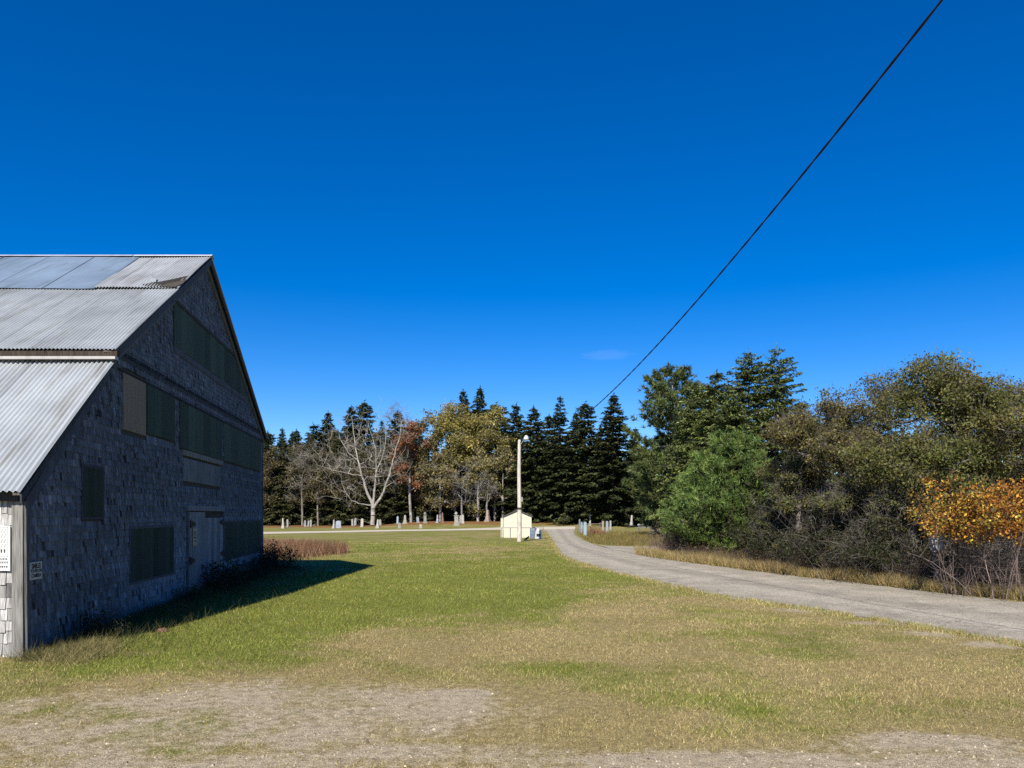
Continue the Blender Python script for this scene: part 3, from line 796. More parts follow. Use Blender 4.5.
def conifer(seed, H, R_, nbr, spray, dens, cols, barkc, zlow=.05, droop=.25, power=.85, ragged=.25, tip=.35, aspect=.32):
    rng = np.random.default_rng(seed)
    tk = MB(); zs = np.linspace(-.3, H, 14)
    x = np.cumsum(rng.normal(0, .004 * H, 14)); x -= x[0]
    T = np.stack([x * .5, x[::-1] * 0, zs], 1); rt = np.maximum(.013 * H * (1 - zs / H), .012)
    tk.tubes(T[:-1], T[1:], rt[:-1], rt[1:], 7, barkc)
    cr = MB()
    zb = zlow * H + (H * .985 - zlow * H) * np.sort(rng.random(nbr)) ** .9
    az = np.arange(nbr) * 2.399 + rng.normal(0, .5, nbr)
    L = R_ * (1 - (zb / H)) ** power * rng.uniform(1 - ragged, 1 + ragged * .6, nbr) + tip * .5
    low = zb < (zlow + .08) * H
    L[low] *= rng.uniform(.6, 1, low.sum())
    d = np.stack([np.cos(az), np.sin(az), np.full(nbr, 0.)], 1)
    sl = .25 - .55 * (1 - zb / H) + rng.normal(0, .08, nbr)       # lift of the branch: up near the top, down low
    ends = np.stack([np.interp(zb, zs, T[:, 0]), np.zeros(nbr), zb], 1)
    def pt(t, i):
        return ends[i] + d[i] * (L[i] * t)[:, None] + np.stack([0 * t, 0 * t, L[i] * (sl[i] * t - droop * t * t + droop * .75 * t ** 3)], 1)
    br = np.arange(nbr)
    for a, b in ((0, .5), (.5, 1)):
        tk.tubes(pt(np.full(nbr, a), br), pt(np.full(nbr, b), br), np.maximum(.02 * L * (1 - a), .004), np.maximum(.02 * L * (1 - b), .004), 3, barkc)
    cnt = np.maximum((L * dens).astype(int), 4)
    i = np.repeat(br, cnt); n = len(i)
    t = rng.uniform(.12, 1.03, n) ** .8
    p = pt(t, i)
    side = np.cross(d[i], [0, 0, 1.]); sg = rng.choice([-1, 1], n)[:, None]
    wd = (L[i] * (1 - t * .75) * .26 * rng.uniform(0, 1, n))[:, None]
    p = p + side * sg * wd + np.stack([0 * t, 0 * t, -wd[:, 0] * .25], 1) + rng.normal(0, spray * .12, (n, 3))
    A = norm(d[i] * .7 + side * sg * rng.uniform(.1, .9, (n, 1)) + np.stack([0 * t, 0 * t, rng.normal(-.22, .3, n)], 1))
    B = norm(np.cross(A, norm(rng.normal(0, .45, (n, 3)) + [0, 0, 1.])))
    s = (spray * rng.uniform(.6, 1.25, n) * (.55 + .45 * (1 - zb[i] / H)))[:, None]
    brc = rng.lognormal(0, .22, (nbr, 1))
    c = pal(rng, n, cols, None, .22) * brc[i]
    cr.cards(p, A * s * .5, B * s * .5 * aspect, c)
    # leader
    lt = np.array([[T[-1, 0], 0, H + .3]]); k = 10
    pz = np.repeat(lt, k, 0) + np.stack([rng.normal(0, .05, k), rng.normal(0, .05, k), -rng.uniform(0, tip * 3, k)], 1)
    cr.cards(pz, norm(rnd_dirs(rng, k, 1.2)) * spray * .4, rnd_dirs(rng, k) * spray * .1, pal(rng, k, cols, None, .2))
    return tk, cr
def pine(seed, H, R_, nlimb, tufts, needles, nl, nw, cols, barkc, zlow=.15, shape='round', cl=.5, up=.6, nodes=None):
    """long-needled pine: limbs with upturned ends, tufts of needles"""
    rng = np.random.default_rng(seed)
    tk = MB(); cr = MB(); n0 = 16
    zs = np.linspace(-.3, H * .97, n0); x = np.cumsum(rng.normal(0, .006 * H, n0)); x -= x[0]
    T = np.stack([x, .5 * x[::-1] - .5 * x[-1], zs], 1); rt = np.maximum(.014 * H * (1 - zs / H * .92), .015)
    tk.tubes(T[:-1], T[1:], rt[:-1], rt[1:], 7, barkc)
    zb = H * (zlow + (.97 - zlow) * np.sort(rng.random(nlimb)))
    az = np.arange(nlimb) * 2.399 + rng.normal(0, .4, nlimb); q = (zb / H - zlow) / (1 - zlow)
    prof = np.sin(np.pi * np.clip(.22 + .78 * q, 0, 1)) ** .7 if shape == 'round' else (1 - q) ** .75 + .06
    L = R_ * prof * rng.uniform(.65, 1.15, nlimb) + .15
    d = np.stack([np.cos(az), np.sin(az), 0 * az], 1)
    st = np.stack([np.interp(zb, zs, T[:, 0]), np.interp(zb, zs, T[:, 1]), zb], 1)
    rise = (.1 + .5 * q) if shape == 'round' else (.25 + .45 * q)
    def pt(t, i): return st[i] + d[i] * (L[i] * t)[:, None] + np.stack([0 * t, 0 * t, L[i] * (rise[i] * t * .6 + .25 * t ** 2.5)], 1)
    b = np.arange(nlimb)
    for a, e in ((0, .4), (.4, .75), (.75, 1)):
        tk.tubes(pt(np.full(nlimb, a), b), pt(np.full(nlimb, e), b), np.maximum(.022 * L * (1.05 - a), .006), np.maximum(.022 * L * (1.05 - e), .006), 4, barkc)
    cnt = np.maximum((tufts * L / L.sum()).astype(int), 2); i = np.repeat(b, cnt); n = len(i)
    t = np.clip(rng.beta(2.6, 1.3, n), .1, 1.02)
    side = np.cross(d[i], [0, 0, 1.]); wd = L[i] * (.12 + .22 * np.sin(np.pi * np.clip(t, 0, 1))) * rng.normal(0, .75, n)
    p0 = pt(t, i); p = p0 + side * wd[:, None] + np.stack([0 * t, 0 * t, rng.normal(.05, .5, n) * cl * .35], 1)
    ax = norm(d[i] * .6 + side * np.sign(wd)[:, None] * .4 + [0, 0, up] + rng.normal(0, .25, (n, 3)))
    tk.tubes(p0[::3], p[::3], .006, .004, 3, barkc)
    k = needles
    PP = np.repeat(p, k, 0); AX = np.repeat(ax, k, 0)
    dr = norm(AX * rng.uniform(.2, 1.1, (n * k, 1)) + rnd_dirs(rng, n * k) * .75)
    ln_ = nl * rng.uniform(.6, 1.15, (n * k, 1))
    root = PP - AX * rng.uniform(0, .6, (n * k, 1)) * nl * .6
    B = norm(np.cross(dr, rnd_dirs(rng, n * k))) * nw * .5
    lc = rng.lognormal(0, .18, (nlimb, 1))
    c = np.repeat(pal(rng, n, cols, None, .2) * lc[i], k, 0) * rng.lognormal(0, .15, (n * k, 1))
    cr.tris(root, dr * ln_, B, c)
    return tk, cr
def stems(seed, n, H, spread, r, cols, branch=6, lean=.25, fine=.5, levels=2, droopy=0.):
    """a shrub of bare stems with side twigs"""
    rng = np.random.default_rng(seed); m = MB()
    base = np.stack([rng.normal(0, spread * .45, n), rng.normal(0, spread * .45, n), np.full(n, -.05)], 1)
    hh = H * rng.uniform(.45, 1.05, n)
    out = base.copy(); out[:, 2] = 0
    dirs = norm(np.stack([rng.normal(0, lean, n), rng.normal(0, lean, n), np.ones(n)], 1) + out * .35 / max(spread, .1))
    segs = 6; pts = [base]; d = dirs.copy()
    for k in range(segs):
        d = norm(d + rng.normal(0, .13, (n, 3)) + np.array([0, 0, -droopy * k / segs]))
        pts.append(pts[-1] + d * (hh / segs)[:, None])
    c0 = pal(rng, n, cols, None, .25)
    for k in range(segs):
        m.tubes(pts[k], pts[k + 1], r * (1 - k / segs * .75), r * (1 - (k + 1) / segs * .75), 3, c0)
    tips = [pts[-1]]
    P = np.stack(pts, 1)
    nb = n * branch; i = rng.integers(0, n, nb); k = rng.integers(1, segs + 1, nb)
    p = P[i, k]; bd = norm(rnd_dirs(rng, nb, .5) * np.array([1, 1, .8])); L = H * fine * .5 * rng.uniform(.3, 1, nb)
    for lv in range(levels):
        mid = p + bd * (L * .5)[:, None]; e = mid + norm(bd + rng.normal(0, .35, (len(p), 3)) + [0, 0, .15 - droopy]) * (L * .5)[:, None]
        rr_ = r * (.42 if lv == 0 else .25); c = pal(rng, len(p), cols, None, .25)
        m.tubes(p, mid, rr_, rr_ * .75, 3, c); m.tubes(mid, e, rr_ * .75, rr_ * .4, 3, c)
        tips += [e, mid]
        p = np.concatenate([mid, e, (mid + e) / 2]); bd = norm(np.concatenate([bd] * 3) + rng.normal(0, .7, (len(p), 3))); L = np.concatenate([L] * 3) * .5
    return m, np.concatenate(tips)

def tree_obj(name, tk, cr, loc, label, cat='tree', group=None, rz=0, scale=1, crown='crown', cmat='leaf', trunk='trunk'):
    o = thing(name, loc, label, cat, group, rz, scale)
    place_mesh(trunk, tk.mesh(trunk, M['bark'], True), o)
    if cr is not None: place_mesh(crown, cr.mesh(crown, M[cmat]), o)
    return o
def gz(x, y): return float(terrain(x, y))
def spot(px, Y): x = at_y(px, Y); return (x, Y, gz(x, Y))
def height_for(py, Y, x=0): return EYE + (HY - py) / F * Y - gz(x, Y)

# ------------------------------------------------------------------ the forest edge behind the graveyard
SPR = [(.034, .045, .015), (.045, .055, .018), (.06, .064, .022), (.026, .034, .012)]
SPR2 = [(.055, .06, .02), (.07, .068, .026), (.04, .048, .017)]
BK = (.10, .085, .07); BKG = (.26, .245, .22)
protos = [tree_obj('spruce_tree', *conifer(100 + i, 20, 4.3 + .3 * i, 300, .72, 30, SPR, BK, droop=.3, ragged=.35, aspect=.42, power=.8), (0, 0, -500), 'x', 'tree', cmat='needle') for i in range(0)]
for i, (r_, nb_, sp_, rg_, dr_, pw_, zl_) in enumerate([(4.2, 300, .72, .35, .3, .8, .05), (5.2, 280, .8, .6, .42, .62, .03), (3.7, 260, .66, .5, .2, .95, .08), (4.8, 330, .75, .45, .5, .72, .02), (4.4, 220, .85, .7, .35, .7, .12), (5.4, 300, .8, .5, .3, .9, .04)]):
    protos.append(tree_obj('spruce_tree', *conifer(100 + i, 20, r_, nb_, sp_, 30, SPR, BK, zlow=zl_, droop=dr_, ragged=rg_, aspect=.42, power=pw_), (0, 0, -500), 'x', 'tree', cmat='needle'))
used = set()
def put(protolist, k, px, Y, top, label, group, wide=1.0, rz=None, base_h=20.0):
    p = protolist[k % len(protolist)]
    x = at_y(px, Y); H = height_for(top, Y, x); s = H / base_h
    loc = (x, Y, gz(x, Y)); sc = (s * wide, s * wide, s); rz = R.uniform(0, 6.28) if rz is None else rz
    if id(p) not in used:
        used.add(id(p)); p.location = loc; p.scale = sc; p.rotation_euler = (0, 0, rz); p['label'] = label; p['group'] = group; return p
    return copy_tree(p, loc, rz, sc, label, group)
GRP = 'dark spruces of the forest edge'
front = [(612, 118, 394, 'tall pointed dark spruce right of the cable end, behind the pale monument', 1.15), (586, 122, 403, 'narrow dark spruce standing just left of where the cable meets the trees', 1.0),
         (561, 124, 396, 'tall dark spruce rising right of the lamp on the pole', 1.05), (536, 127, 407, 'dark spruce directly behind the lamp head of the light pole', 1.0),
         (516, 132, 404, 'dark spruce peaking beside the right-hand yellow tree', .9), (634, 124, 428, 'shorter dark spruce wedged between the tallest spruce and the pine', 1.0),
         (574, 132, 412, 'dark spruce half hidden between two pointed spruces right of the pole', .9), (549, 131, 415, 'dark spruce filling the gap above the small grey cabinet', .9), (600, 131, 425, 'dark spruce set back in the notch below the cable end', .9)]
for k, (px, Y, top, lab, wd) in enumerate(front): put(protos, k, px, Y, top, lab, GRP, wd * 1.2)
back = [(268, 142, 432, 'dark spruce nearest the barn roof at the left end of the forest'), (283, 146, 428, 'second dark spruce from the barn in the forest line'), (298, 152, 430, 'broad dark spruce between the barn and the rounded pine top'),
        (314, 155, 424, 'thin spruce top left of the tall rounded conifer top'), (328, 158, 412, 'tall rounded conifer top standing above the left part of the forest'), (349, 152, 406, 'pointed spruce top just left above the bare white tree'),
        (365, 153, 402, 'tallest pointed spruce top behind the bare white tree'), (382, 155, 420, 'spruce top behind the right limbs of the white tree'), (398, 152, 412, 'spruce under the feathery bare crown'),
        (412, 156, 424, 'spruce top seen above the red leaved tree'), (465, 158, 390, 'left one of two spruce tips above the golden tree'), (478, 160, 387, 'right one of two spruce tips above the golden tree'),
        (497, 158, 404, 'spruce tip in the dip between the two yellow trees')]
for k, (px, Y, top, lab) in enumerate(back): put(protos, k + 1, px, Y, top, lab, GRP, R.uniform(1.0, 1.45))
k = 0
for px in range(178, 664, 13):
    put(protos, k, px + R.uniform(-4, 4), R.uniform(162, 172), R.uniform(432, 446), 'dark spruce in the hidden rear row of the forest', 'rear row spruces'); k += 1
# low evergreens that close the foot of the forest
lowp = [tree_obj('young_fir', *conifer(140 + i, 6, 2.6, 150, .5, 34, SPR2, BK, zlow=.0, droop=.2, ragged=.4), (0, 0, -500), 'x', 'tree', cmat='needle') for i in range(2)]
k = 0
for px in np.arange(264, 655, 11.5):
    Yq = R.uniform(136, 142); put(lowp, k, px + R.uniform(-4, 4), Yq, R.uniform(474, 496), 'low dark young fir at the foot of the forest edge', 'young firs at the forest foot', 1.25, base_h=6.0); k += 1
# larger mixed evergreens left of the white tree
mix = [tree_obj('hemlock_tree', *conifer(160 + i, 15, 4.6, 260, .7, 24, SPR2, BKG, zlow=.03, droop=.35, ragged=.5), (0, 0, -500), 'x', 'tree', cmat='needle') for i in range(2)]
for k, (px, top, lab) in enumerate([(285, 442, 'shaggy dark hemlock with a bare pale stem, nearest the barn'), (312, 436, 'shaggy hemlock behind the leftmost white gravestone group'), (339, 431, 'wide shaggy hemlock left of the bare white tree'),
                                    (361, 438, 'hemlock behind the low left branch of the white tree'), (388, 440, 'hemlock behind the trunk of the white tree'), (408, 450, 'dim hemlock under the red leaved tree')]):
    put(mix, k, px, 139 + 3 * (k % 2), top, lab, 'hemlocks behind the bare white tree', 1.1, base_h=15.0)
# yellow and red broadleaf trees
YEL = [(.25, .21, .045), (.31, .26, .06), (.19, .18, .045), (.22, .17, .05)]
OLV = [(.16, .15, .05), (.20, .17, .06), (.13, .12, .045), (.18, .14, .07)]
RED = [(.27, .09, .045), (.34, .13, .065), (.22, .11, .055), (.2, .13, .06)]
DKO = [(.085, .075, .03), (.11, .09, .038), (.07, .07, .025), (.13, .10, .045)]
TAN = [(.16, .12, .06), (.13, .10, .05), (.18, .13, .075)]
FORB = 'autumn broadleaf trees of the forest edge'
DKO2 = DKO
def forest_tree(seed, px, Y, top, wpx, cols, wts, label, nleaf=9000, zlow=.22, name='broadleaf_tree', leafless=.1, ls=.42, ncl=150, barkc=BKG):
    x = at_y(px, Y); H = height_for(top, Y, x); R_ = wpx / F * Y
    tk, cr = broadleaf(seed, H, R_, .62, ncl, nleaf, ls, cols, wts, barkc, zlow=zlow, rbase=.24, rt=.025, twigs=5, twl=1.3, csig=R_ * .10, leafless=leafless)
    return tree_obj(name, tk, cr, (x, Y, gz(x, Y)), label, 'tree', FORB, R.uniform(0, 6))
forest_tree(201, 456, 136, 399, 36, YEL + OLV[1:2], None, 'big golden yellow tree, the broadest crown of the forest edge', 17000, .3)
forest_tree(202, 495, 134, 405, 30, YEL + OLV[:2], None, 'thin olive yellow tree between the golden tree and the light pole', 13000, .2, leafless=.1)
forest_tree(203, 430, 137, 410, 27, YEL[2:] + OLV[:2] + TAN[:1], None, 'tawny tree left of the big golden tree', 9000, .2, leafless=.2)
forest_tree(204, 411, 132, 420, 21, RED + TAN[:1], None, 'rusty red leaved tree right of the bare white tree', 6500, .25)
forest_tree(208, 303, 137, 440, 22, DKO, None, 'brownish olive tree second from the barn in front of the hemlocks', 5500, .05, leafless=.25)
forest_tree(209, 346, 140, 433, 24, DKO, None, 'brownish olive tree behind the left limbs of the white tree', 6500, .05, leafless=.25)
forest_tree(210, 396, 138, 440, 20, DKO, None, 'dim brownish tree behind the right limbs of the white tree', 5500, .05, leafless=.25)
forest_tree(205, 440, 131, 452, 26, OLV + TAN[:1] + YEL[3:], None, 'low tan and twiggy tree behind the white urn monument', 7000, .03, leafless=.25)
forest_tree(206, 478, 132, 446, 24, OLV + YEL[2:], None, 'low olive tree with bare grey branches below the golden crown', 6500, .03, leafless=.25)
forest_tree(207, 503, 131, 444, 24, OLV[1:] + YEL[2:], None, 'sparse twiggy tree above the yellow shed roof', 5500, .03, leafless=.3)
for k, (px, Y, top, lab) in enumerate([(274, 138, 446, 'brownish olive tree nearest the barn, leafy to the ground'), (322, 136, 450, 'brownish tree behind the thin slabs left of the twin stones'), (334, 141, 428, 'brownish olive crown rising behind the twin stones'),
        (362, 137, 452, 'low brownish tree directly left of the dead tree trunk'), (380, 142, 430, 'brownish crown seen between the limbs of the dead tree'), (424, 136, 462, 'low brownish tree behind the tall grey-white column')]):
    forest_tree(230 + k, px, Y, top, 22, DKO, None, lab, 6500, .02, leafless=.2, barkc=BK)
# bare twiggy trees
def bare_tree(seed, px, Y, top, wpx, label, col, ncl=160, zlow=.3, rb=.16):
    x = at_y(px, Y); H = height_for(top, Y, x); R_ = wpx / F * Y
    tk, cr = broadleaf(seed, H, R_, .6, ncl, 60, .2, TAN, None, col, zlow=zlow, rbase=rb, rt=.02, twigs=5, twl=1.6, csig=R_ * .1)
    o = thing('bare_tree', (x, Y, gz(x, Y)), label, 'tree', 'leafless grey trees of the forest edge'); place_mesh('trunk', tk.mesh('trunk', M['bark'], True), o)
    return o
bare_tree(220, 395, 150, 398, 22, 'feathery bare crown rising above the forest right of the white tree', (.17, .155, .14), 110, .45)
bare_tree(221, 318, 134, 436, 24, 'pale leafless twiggy tree left of the bare white tree', (.19, .17, .135), 70)
bare_tree(222, 302, 135, 446, 18, 'leafless twiggy tree nearest the barn', (.17, .155, .125), 70)
bare_tree(223, 462, 130, 462, 20, 'grey leafless tree between the urn monument and the pink granite stone', (.17, .16, .145), 60, .2)
bare_tree(224, 487, 129, 470, 15, 'small bare grey tree behind the pink granite stone', (.18, .17, .155), 55, .2)
bare_tree(225, 342, 136, 452, 16, 'thin leafless tree right behind the pale blue twin stones', (.17, .155, .13), 60, .2)
# the big dead white tree: limbs traced at their own distance
YD = 125.0
rng = np.random.default_rng(77)
zx = lambda a, b: (260 + a * .20833, 380 + b * .20833)
limbs = [(-1, [(540, 700), (541, 650), (540, 600)], .50, .44), (0, [(540, 600), (510, 530), (485, 460), (465, 380), (450, 300), (440, 230), (430, 170)], .34, .05),
         (0, [(540, 600), (550, 500), (555, 420), (550, 330), (530, 260), (510, 190)], .28, .05), (2, [(555, 450), (580, 380), (600, 300), (600, 200)], .16, .04),
         (0, [(545, 620), (590, 540), (615, 470), (630, 410), (650, 330), (670, 250), (680, 180)], .32, .05), (1, [(465, 390), (420, 350), (385, 290), (370, 250)], .14, .04),
         (1, [(450, 300), (475, 270), (470, 230)], .1, .03), (4, [(600, 520), (650, 480)], .1, .04), (0, [(530, 598), (480, 595), (440, 580), (410, 540), (390, 490)], .15, .04),
         (1, [(480, 470), (420, 450), (330, 425), (280, 410)], .13, .03), (4, [(620, 470), (650, 450)], .08, .03), (2, [(553, 380), (575, 330), (570, 270)], .08, .03)]
nodes = []; par = []; fix = []; ends_of = []
bx = at_y(372.5, YD); bzz = gz(bx, YD)
for pi, pts, ra, rb in limbs:
    W3 = []
    dy0 = rng.uniform(-.35, .35)
    for q, (a, b) in enumerate(pts):
        px, py = zx(a, b); h = max(EYE - (py - HY) / F * YD - bzz, -.3)
        W3.append((at_y(px, YD) - bx, dy0 * q * .9 + (0 if not W3 else W3[-1][1] * .2), h))
    W3 = np.array(W3)
    if pi >= 0:
        A = np.array(nodes)[ends_of[pi][0]:ends_of[pi][1]]; j = ends_of[pi][0] + int(np.argmin(np.linalg.norm(A[:, [0, 2]] - W3[0][[0, 2]], axis=1)))
        W3[:, 1] += nodes[j][1]; W3[0] = nodes[j]; last = j
    else: last = -1
    t = np.linspace(0, len(W3) - 1, (len(W3) - 1) * 3 + 1)
    S = np.stack([np.interp(t, np.arange(len(W3)), W3[:, k]) for k in range(3)], 1)
    S[1:-1] += rng.normal(0, .05, (len(S) - 2, 3))
    s0 = len(nodes)
    for q, p in enumerate(S):
        nodes.append(p); par.append(last); last = len(nodes) - 1; fix.append(ra + (rb - ra) * (q / (len(S) - 1)) ** .8)
    ends_of.append((s0, len(nodes)))
fix = [v * .78 for v in fix]
nodes = np.array(nodes); par = np.array(par)
far_ = np.array([n for n in range(len(nodes)) if nodes[n][2] > 4])
cl = nodes[far_[rng.integers(0, len(far_), 300)]] + rng.normal(0, 1, (300, 3)) * np.array([1.6, 1.6, 1.2]) + np.array([0, 0, .7])
P, pa, tips = colonize(rng, nodes, par, cl, .8, .1, .6, .04)
dead = thing('dead_tree', (bx, YD, bzz), 'large leafless white-barked tree with spreading limbs, standing among the gravestones', 'tree')
dm = MB(); fx = list(fix) + [0] * (len(P) - len(fix))
r_ = limb_mesh(dm, P, pa, .02, .34, (.27, .25, .215), fixed=fx, rng=rng)
k = np.where(pa < 0)[0]
tp0 = np.repeat(P[tips], 4, 0); td = rnd_dirs(rng, len(tp0), .5) * rng.uniform(.5, 1.4, (len(tp0), 1))
bm_ = MB(); bm_.tubes(tp0, tp0 + td, .018, .010, 3, (.24, .22, .19))
place_mesh('trunk', dm.mesh('trunk', M['bark'], True), dead); place_mesh('twigs', bm_.mesh('twigs', M['bark']), dead)

# ------------------------------------------------------------------ middle-distance pines and firs, right of the drive
PINC = [(.075, .105, .030), (.095, .125, .036), (.06, .085, .026), (.125, .14, .042)]
def solo(name, tk, cr, px, Y, label, group=None, cmat='needle'):
    x = at_y(px, Y); return tree_obj(name, tk, cr, (x, Y, gz(x, Y)), label, 'tree', group, 0, 1, cmat=cmat)
H = height_for(366, 72); solo('white_pine', *pine(301, H, 5.0, 60, 4200, 13, .5, .08, PINC, BKG, zlow=.06, cl=.8), 684, 72, 'tall white pine with layered drooping limbs at the bend of the drive')
H = height_for(430, 78); solo('white_pine', *pine(302, H, 3.1, 44, 2200, 13, .5, .08, PINC, BKG, zlow=.05, cl=.8), 666, 78, 'shorter pine with pale yellow-green limbs leaning over the graveyard rail')
FIR = [(.09, .12, .03), (.11, .135, .036), (.13, .145, .042), (.07, .092, .026)]
for k, (px, Y, top, Rr, lab) in enumerate([(716, 58, 372, 3.7, 'green fir with a thin pointed leader, left one behind the young pine'), (748, 60, 351, 4.3, 'tall green fir, middle one behind the young pine'),
                                            (775, 57, 347, 4.0, 'tallest green fir, right one behind the young pine'), (732, 52, 400, 3.5, 'lower fir with a slim bare leader standing right behind the young pine')]):
    H = height_for(top, Y); solo('fir_tree', *conifer(310 + k, H, Rr, 340, .42, 44, FIR, BK, zlow=.03, droop=.12, ragged=.4, power=.6, tip=.3, aspect=.4), px, Y, lab, 'firs behind the young pine')
for k, (px, Y, top, Rr, lab) in enumerate([(699, 64, 384, 4.2, 'broad fir filling the gap between the layered pine and the green firs'), (678, 82, 416, 3.2, 'dim fir standing behind the shorter yellow-green pine'), (704, 64, 430, 3.0, 'low fir between the layered pine trunk and the young pine')]):
    H = height_for(top, Y); solo('fir_tree', *conifer(340 + k, H, Rr, 280, .5, 34, FIR, BK, zlow=.02, droop=.15, ragged=.4, power=.55, aspect=.4), px, Y, lab, 'firs behind the young pine')
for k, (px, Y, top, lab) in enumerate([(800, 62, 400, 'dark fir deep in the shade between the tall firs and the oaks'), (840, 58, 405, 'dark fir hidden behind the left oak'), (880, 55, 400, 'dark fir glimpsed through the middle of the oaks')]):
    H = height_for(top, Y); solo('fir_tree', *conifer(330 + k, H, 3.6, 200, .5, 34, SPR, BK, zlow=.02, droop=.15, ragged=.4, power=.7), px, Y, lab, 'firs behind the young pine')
YP = [(.09, .145, .032), (.118, .172, .037), (.072, .124, .029), (.145, .19, .047)]
H = height_for(436, 37.5); solo('young_pine', *pine(320, H, 3.1, 190, 5600, 16, .30, .034, YP, (.12, .10, .08), zlow=.03, shape='cone', cl=.25, up=1.0), 726, 37.5, 'bushy bright green young pine beside the drive')
H = height_for(475, 41); solo('young_pine', *pine(322, H, 1.9, 90, 1500, 16, .28, .032, YP, (.12, .10, .08), zlow=.03, shape='cone', cl=.5, up=1.0), 692, 41, 'small pine at the left skirt of the young pine')
H = height_for(482, 33); solo('fir_tree', *conifer(325, H, 2.3, 150, .3, 30, [(.012, .02, .011), (.018, .026, .013)], BK, zlow=.0, droop=.15, ragged=.4, power=.6), 806, 33, 'low fir right of the young pine, its needles coloured blackish for deep shade', 'firs behind the young pine')  # near-black needles: deep shade painted into the fir's colour

# ------------------------------------------------------------------ scrub oaks beside the drive
OAK = [(.085, .096, .022), (.115, .115, .03), (.14, .125, .038), (.155, .115, .04), (.10, .122, .026)]
OAKB = [(.15, .115, .04), (.125, .09, .035), (.11, .105, .03), (.17, .13, .045)]
OBK = (.12, .105, .092)
def oak(seed, px, Y, top, wpx, cols, wts, label, nleaf, zlow=.3, leafless=.1, bare_low=.5, ncl=420):
    x = at_y(px, Y); H = height_for(top, Y); R_ = wpx / F * Y
    tk, cr = broadleaf(seed, H, R_, .5, ncl, nleaf, .095, cols, wts, OBK, zlow=zlow, rbase=.14, rt=.006, twigs=7, twl=.55, csig=R_ * .065, leafless=leafless, bare_low=bare_low, lobes=26)
    return tree_obj('scrub_oak', tk, cr, (x, Y, 0), label, 'tree', 'scrub oaks beside the drive')
oak(401, 935, 23.5, 346, 92, OAK, [3, 3, 2, 1, 2], 'biggest dull green oak with a broad domed crown, beside the drive', 52000, .16, bare_low=.3)
oak(402, 826, 27, 387, 62, OAKB + OAK[:2], None, 'lower brownish oak left of the big domed oak', 30000, .2, .12, bare_low=.35)
oak(403, 1040, 25, 372, 84, OAK + OAKB[:2], None, 'olive oak at the right edge of the photo behind the orange bush', 42000, .2, bare_low=.3)
oak(404, 885, 29.5, 366, 70, OAK[:3] + OAKB[:1], None, 'oak set back between the brownish oak and the big domed oak', 28000, .15, bare_low=.2)
oak(405, 985, 31, 366, 76, OAK, None, 'oak set back behind the right side of the big domed oak', 26000, .2)
OAKS = [(c[0] * .85, c[1] * .9, c[2]) for c in OAK]
oak(407, 868, 25.2, 446, 42, OAKS, None, 'low young oak, leafy to the ground, between the brownish oak and the domed oak', 13000, .03, ncl=200, bare_low=0)
oak(408, 800, 27.5, 452, 36, OAKS, None, 'low dark young oak right beside the bright young pine', 11000, .03, ncl=180, bare_low=0)
oak(409, 912, 22.8, 468, 34, OAKS, None, 'low young oak just left of the orange leaved bushes', 9000, .03, ncl=160, bare_low=0)
oak(410, 846, 24.6, 474, 34, OAKS, None, 'small leafy oak sapling in front of the brownish oak trunk', 9000, .02, ncl=170, bare_low=0)
oak(411, 886, 23.4, 486, 30, OAKS, None, 'small leafy oak sapling between two low young oaks', 8000, .02, ncl=150, bare_low=0)
oak(412, 778, 29.5, 496, 26, OAKS, None, 'small dark oak sapling tucked against the right skirt of the young pine', 7000, .02, ncl=140, bare_low=0)
oak(406, 1120, 24, 360, 80, OAK, None, 'oak beyond the right edge of the photo', 16000, .3)
# understory: grey bare thickets, one mesh per kind copied
def shrub_proto(name, seed, n, H, spread, r, cols, branch, label, group, leafcols=None, nleaf=0, ls=.06, lean=.3, levels=2, zmin=0, fine=.5, droopy=0.):
    m, tp = stems(seed, n, H, spread, r, cols, branch, lean, fine, levels, droopy)
    o = thing(name, (0, 0, -500), label, 'shrub', group); place_mesh('stems', m.mesh('stems', M['bark']), o)
    if nleaf:
        rng = np.random.default_rng(seed + 1); c = MB(); q = tp[tp[:, 2] > zmin]
        P = q[rng.integers(0, len(q), nleaf)] + rng.normal(0, .1, (nleaf, 3)); leaves(c, rng, P, ls, pal(rng, nleaf, leafcols, None, .3)); place_mesh('leaves', c.mesh('leaves', M['leaf']), o)
    return o
def scatter(proto, spots, label=None, group=None):
    for k, (x, y, s) in enumerate(spots):
        if k == 0: proto.location = (x, y, gz(x, y)); proto.scale = (s,) * 3; proto.rotation_euler = (0, 0, R.uniform(0, 6.28))
        else: copy_tree(proto, (x, y, gz(x, y)), R.uniform(0, 6.28), s, label, group)
GRY = [(.055, .047, .04), (.085, .075, .066), (.04, .034, .03), (.05, .042, .037), (.17, .155, .138)]
BRN = [(.07, .045, .035), (.10, .07, .05), (.05, .034, .03), (.16, .12, .08)]
sp1 = shrub_proto('bare_shrub', 501, 13, 3.1, 1.2, .014, GRY, 7, 'tangled leafless grey shrub in the thicket under the oaks', 'leafless shrubs under the oaks', lean=.45, levels=2, fine=.55, droopy=.1)
def rowpts(n, pxs, Ys, sizes):
    return [(at_y(R.uniform(*pxs), Yq), Yq, R.uniform(*sizes)) for Yq in R.uniform(Ys[0], Ys[1], n)]
pts = []
for px in np.arange(800, 1030, 19):
    Yn = EYE * F / (np.interp(px, [762, 912, 1024], [574, 593, 605]) - HY)       # edge of the drive
    for dY in (1.8, 3.6, 5.6): pts.append((at_y(px + R.uniform(-8, 8), Yn + dY), Yn + dY + R.uniform(-.4, .4), R.uniform(.75, 1.25) * (.62 if px > 915 else 1) * (.75 if dY < 2 else 1)))
scatter(sp1, pts)
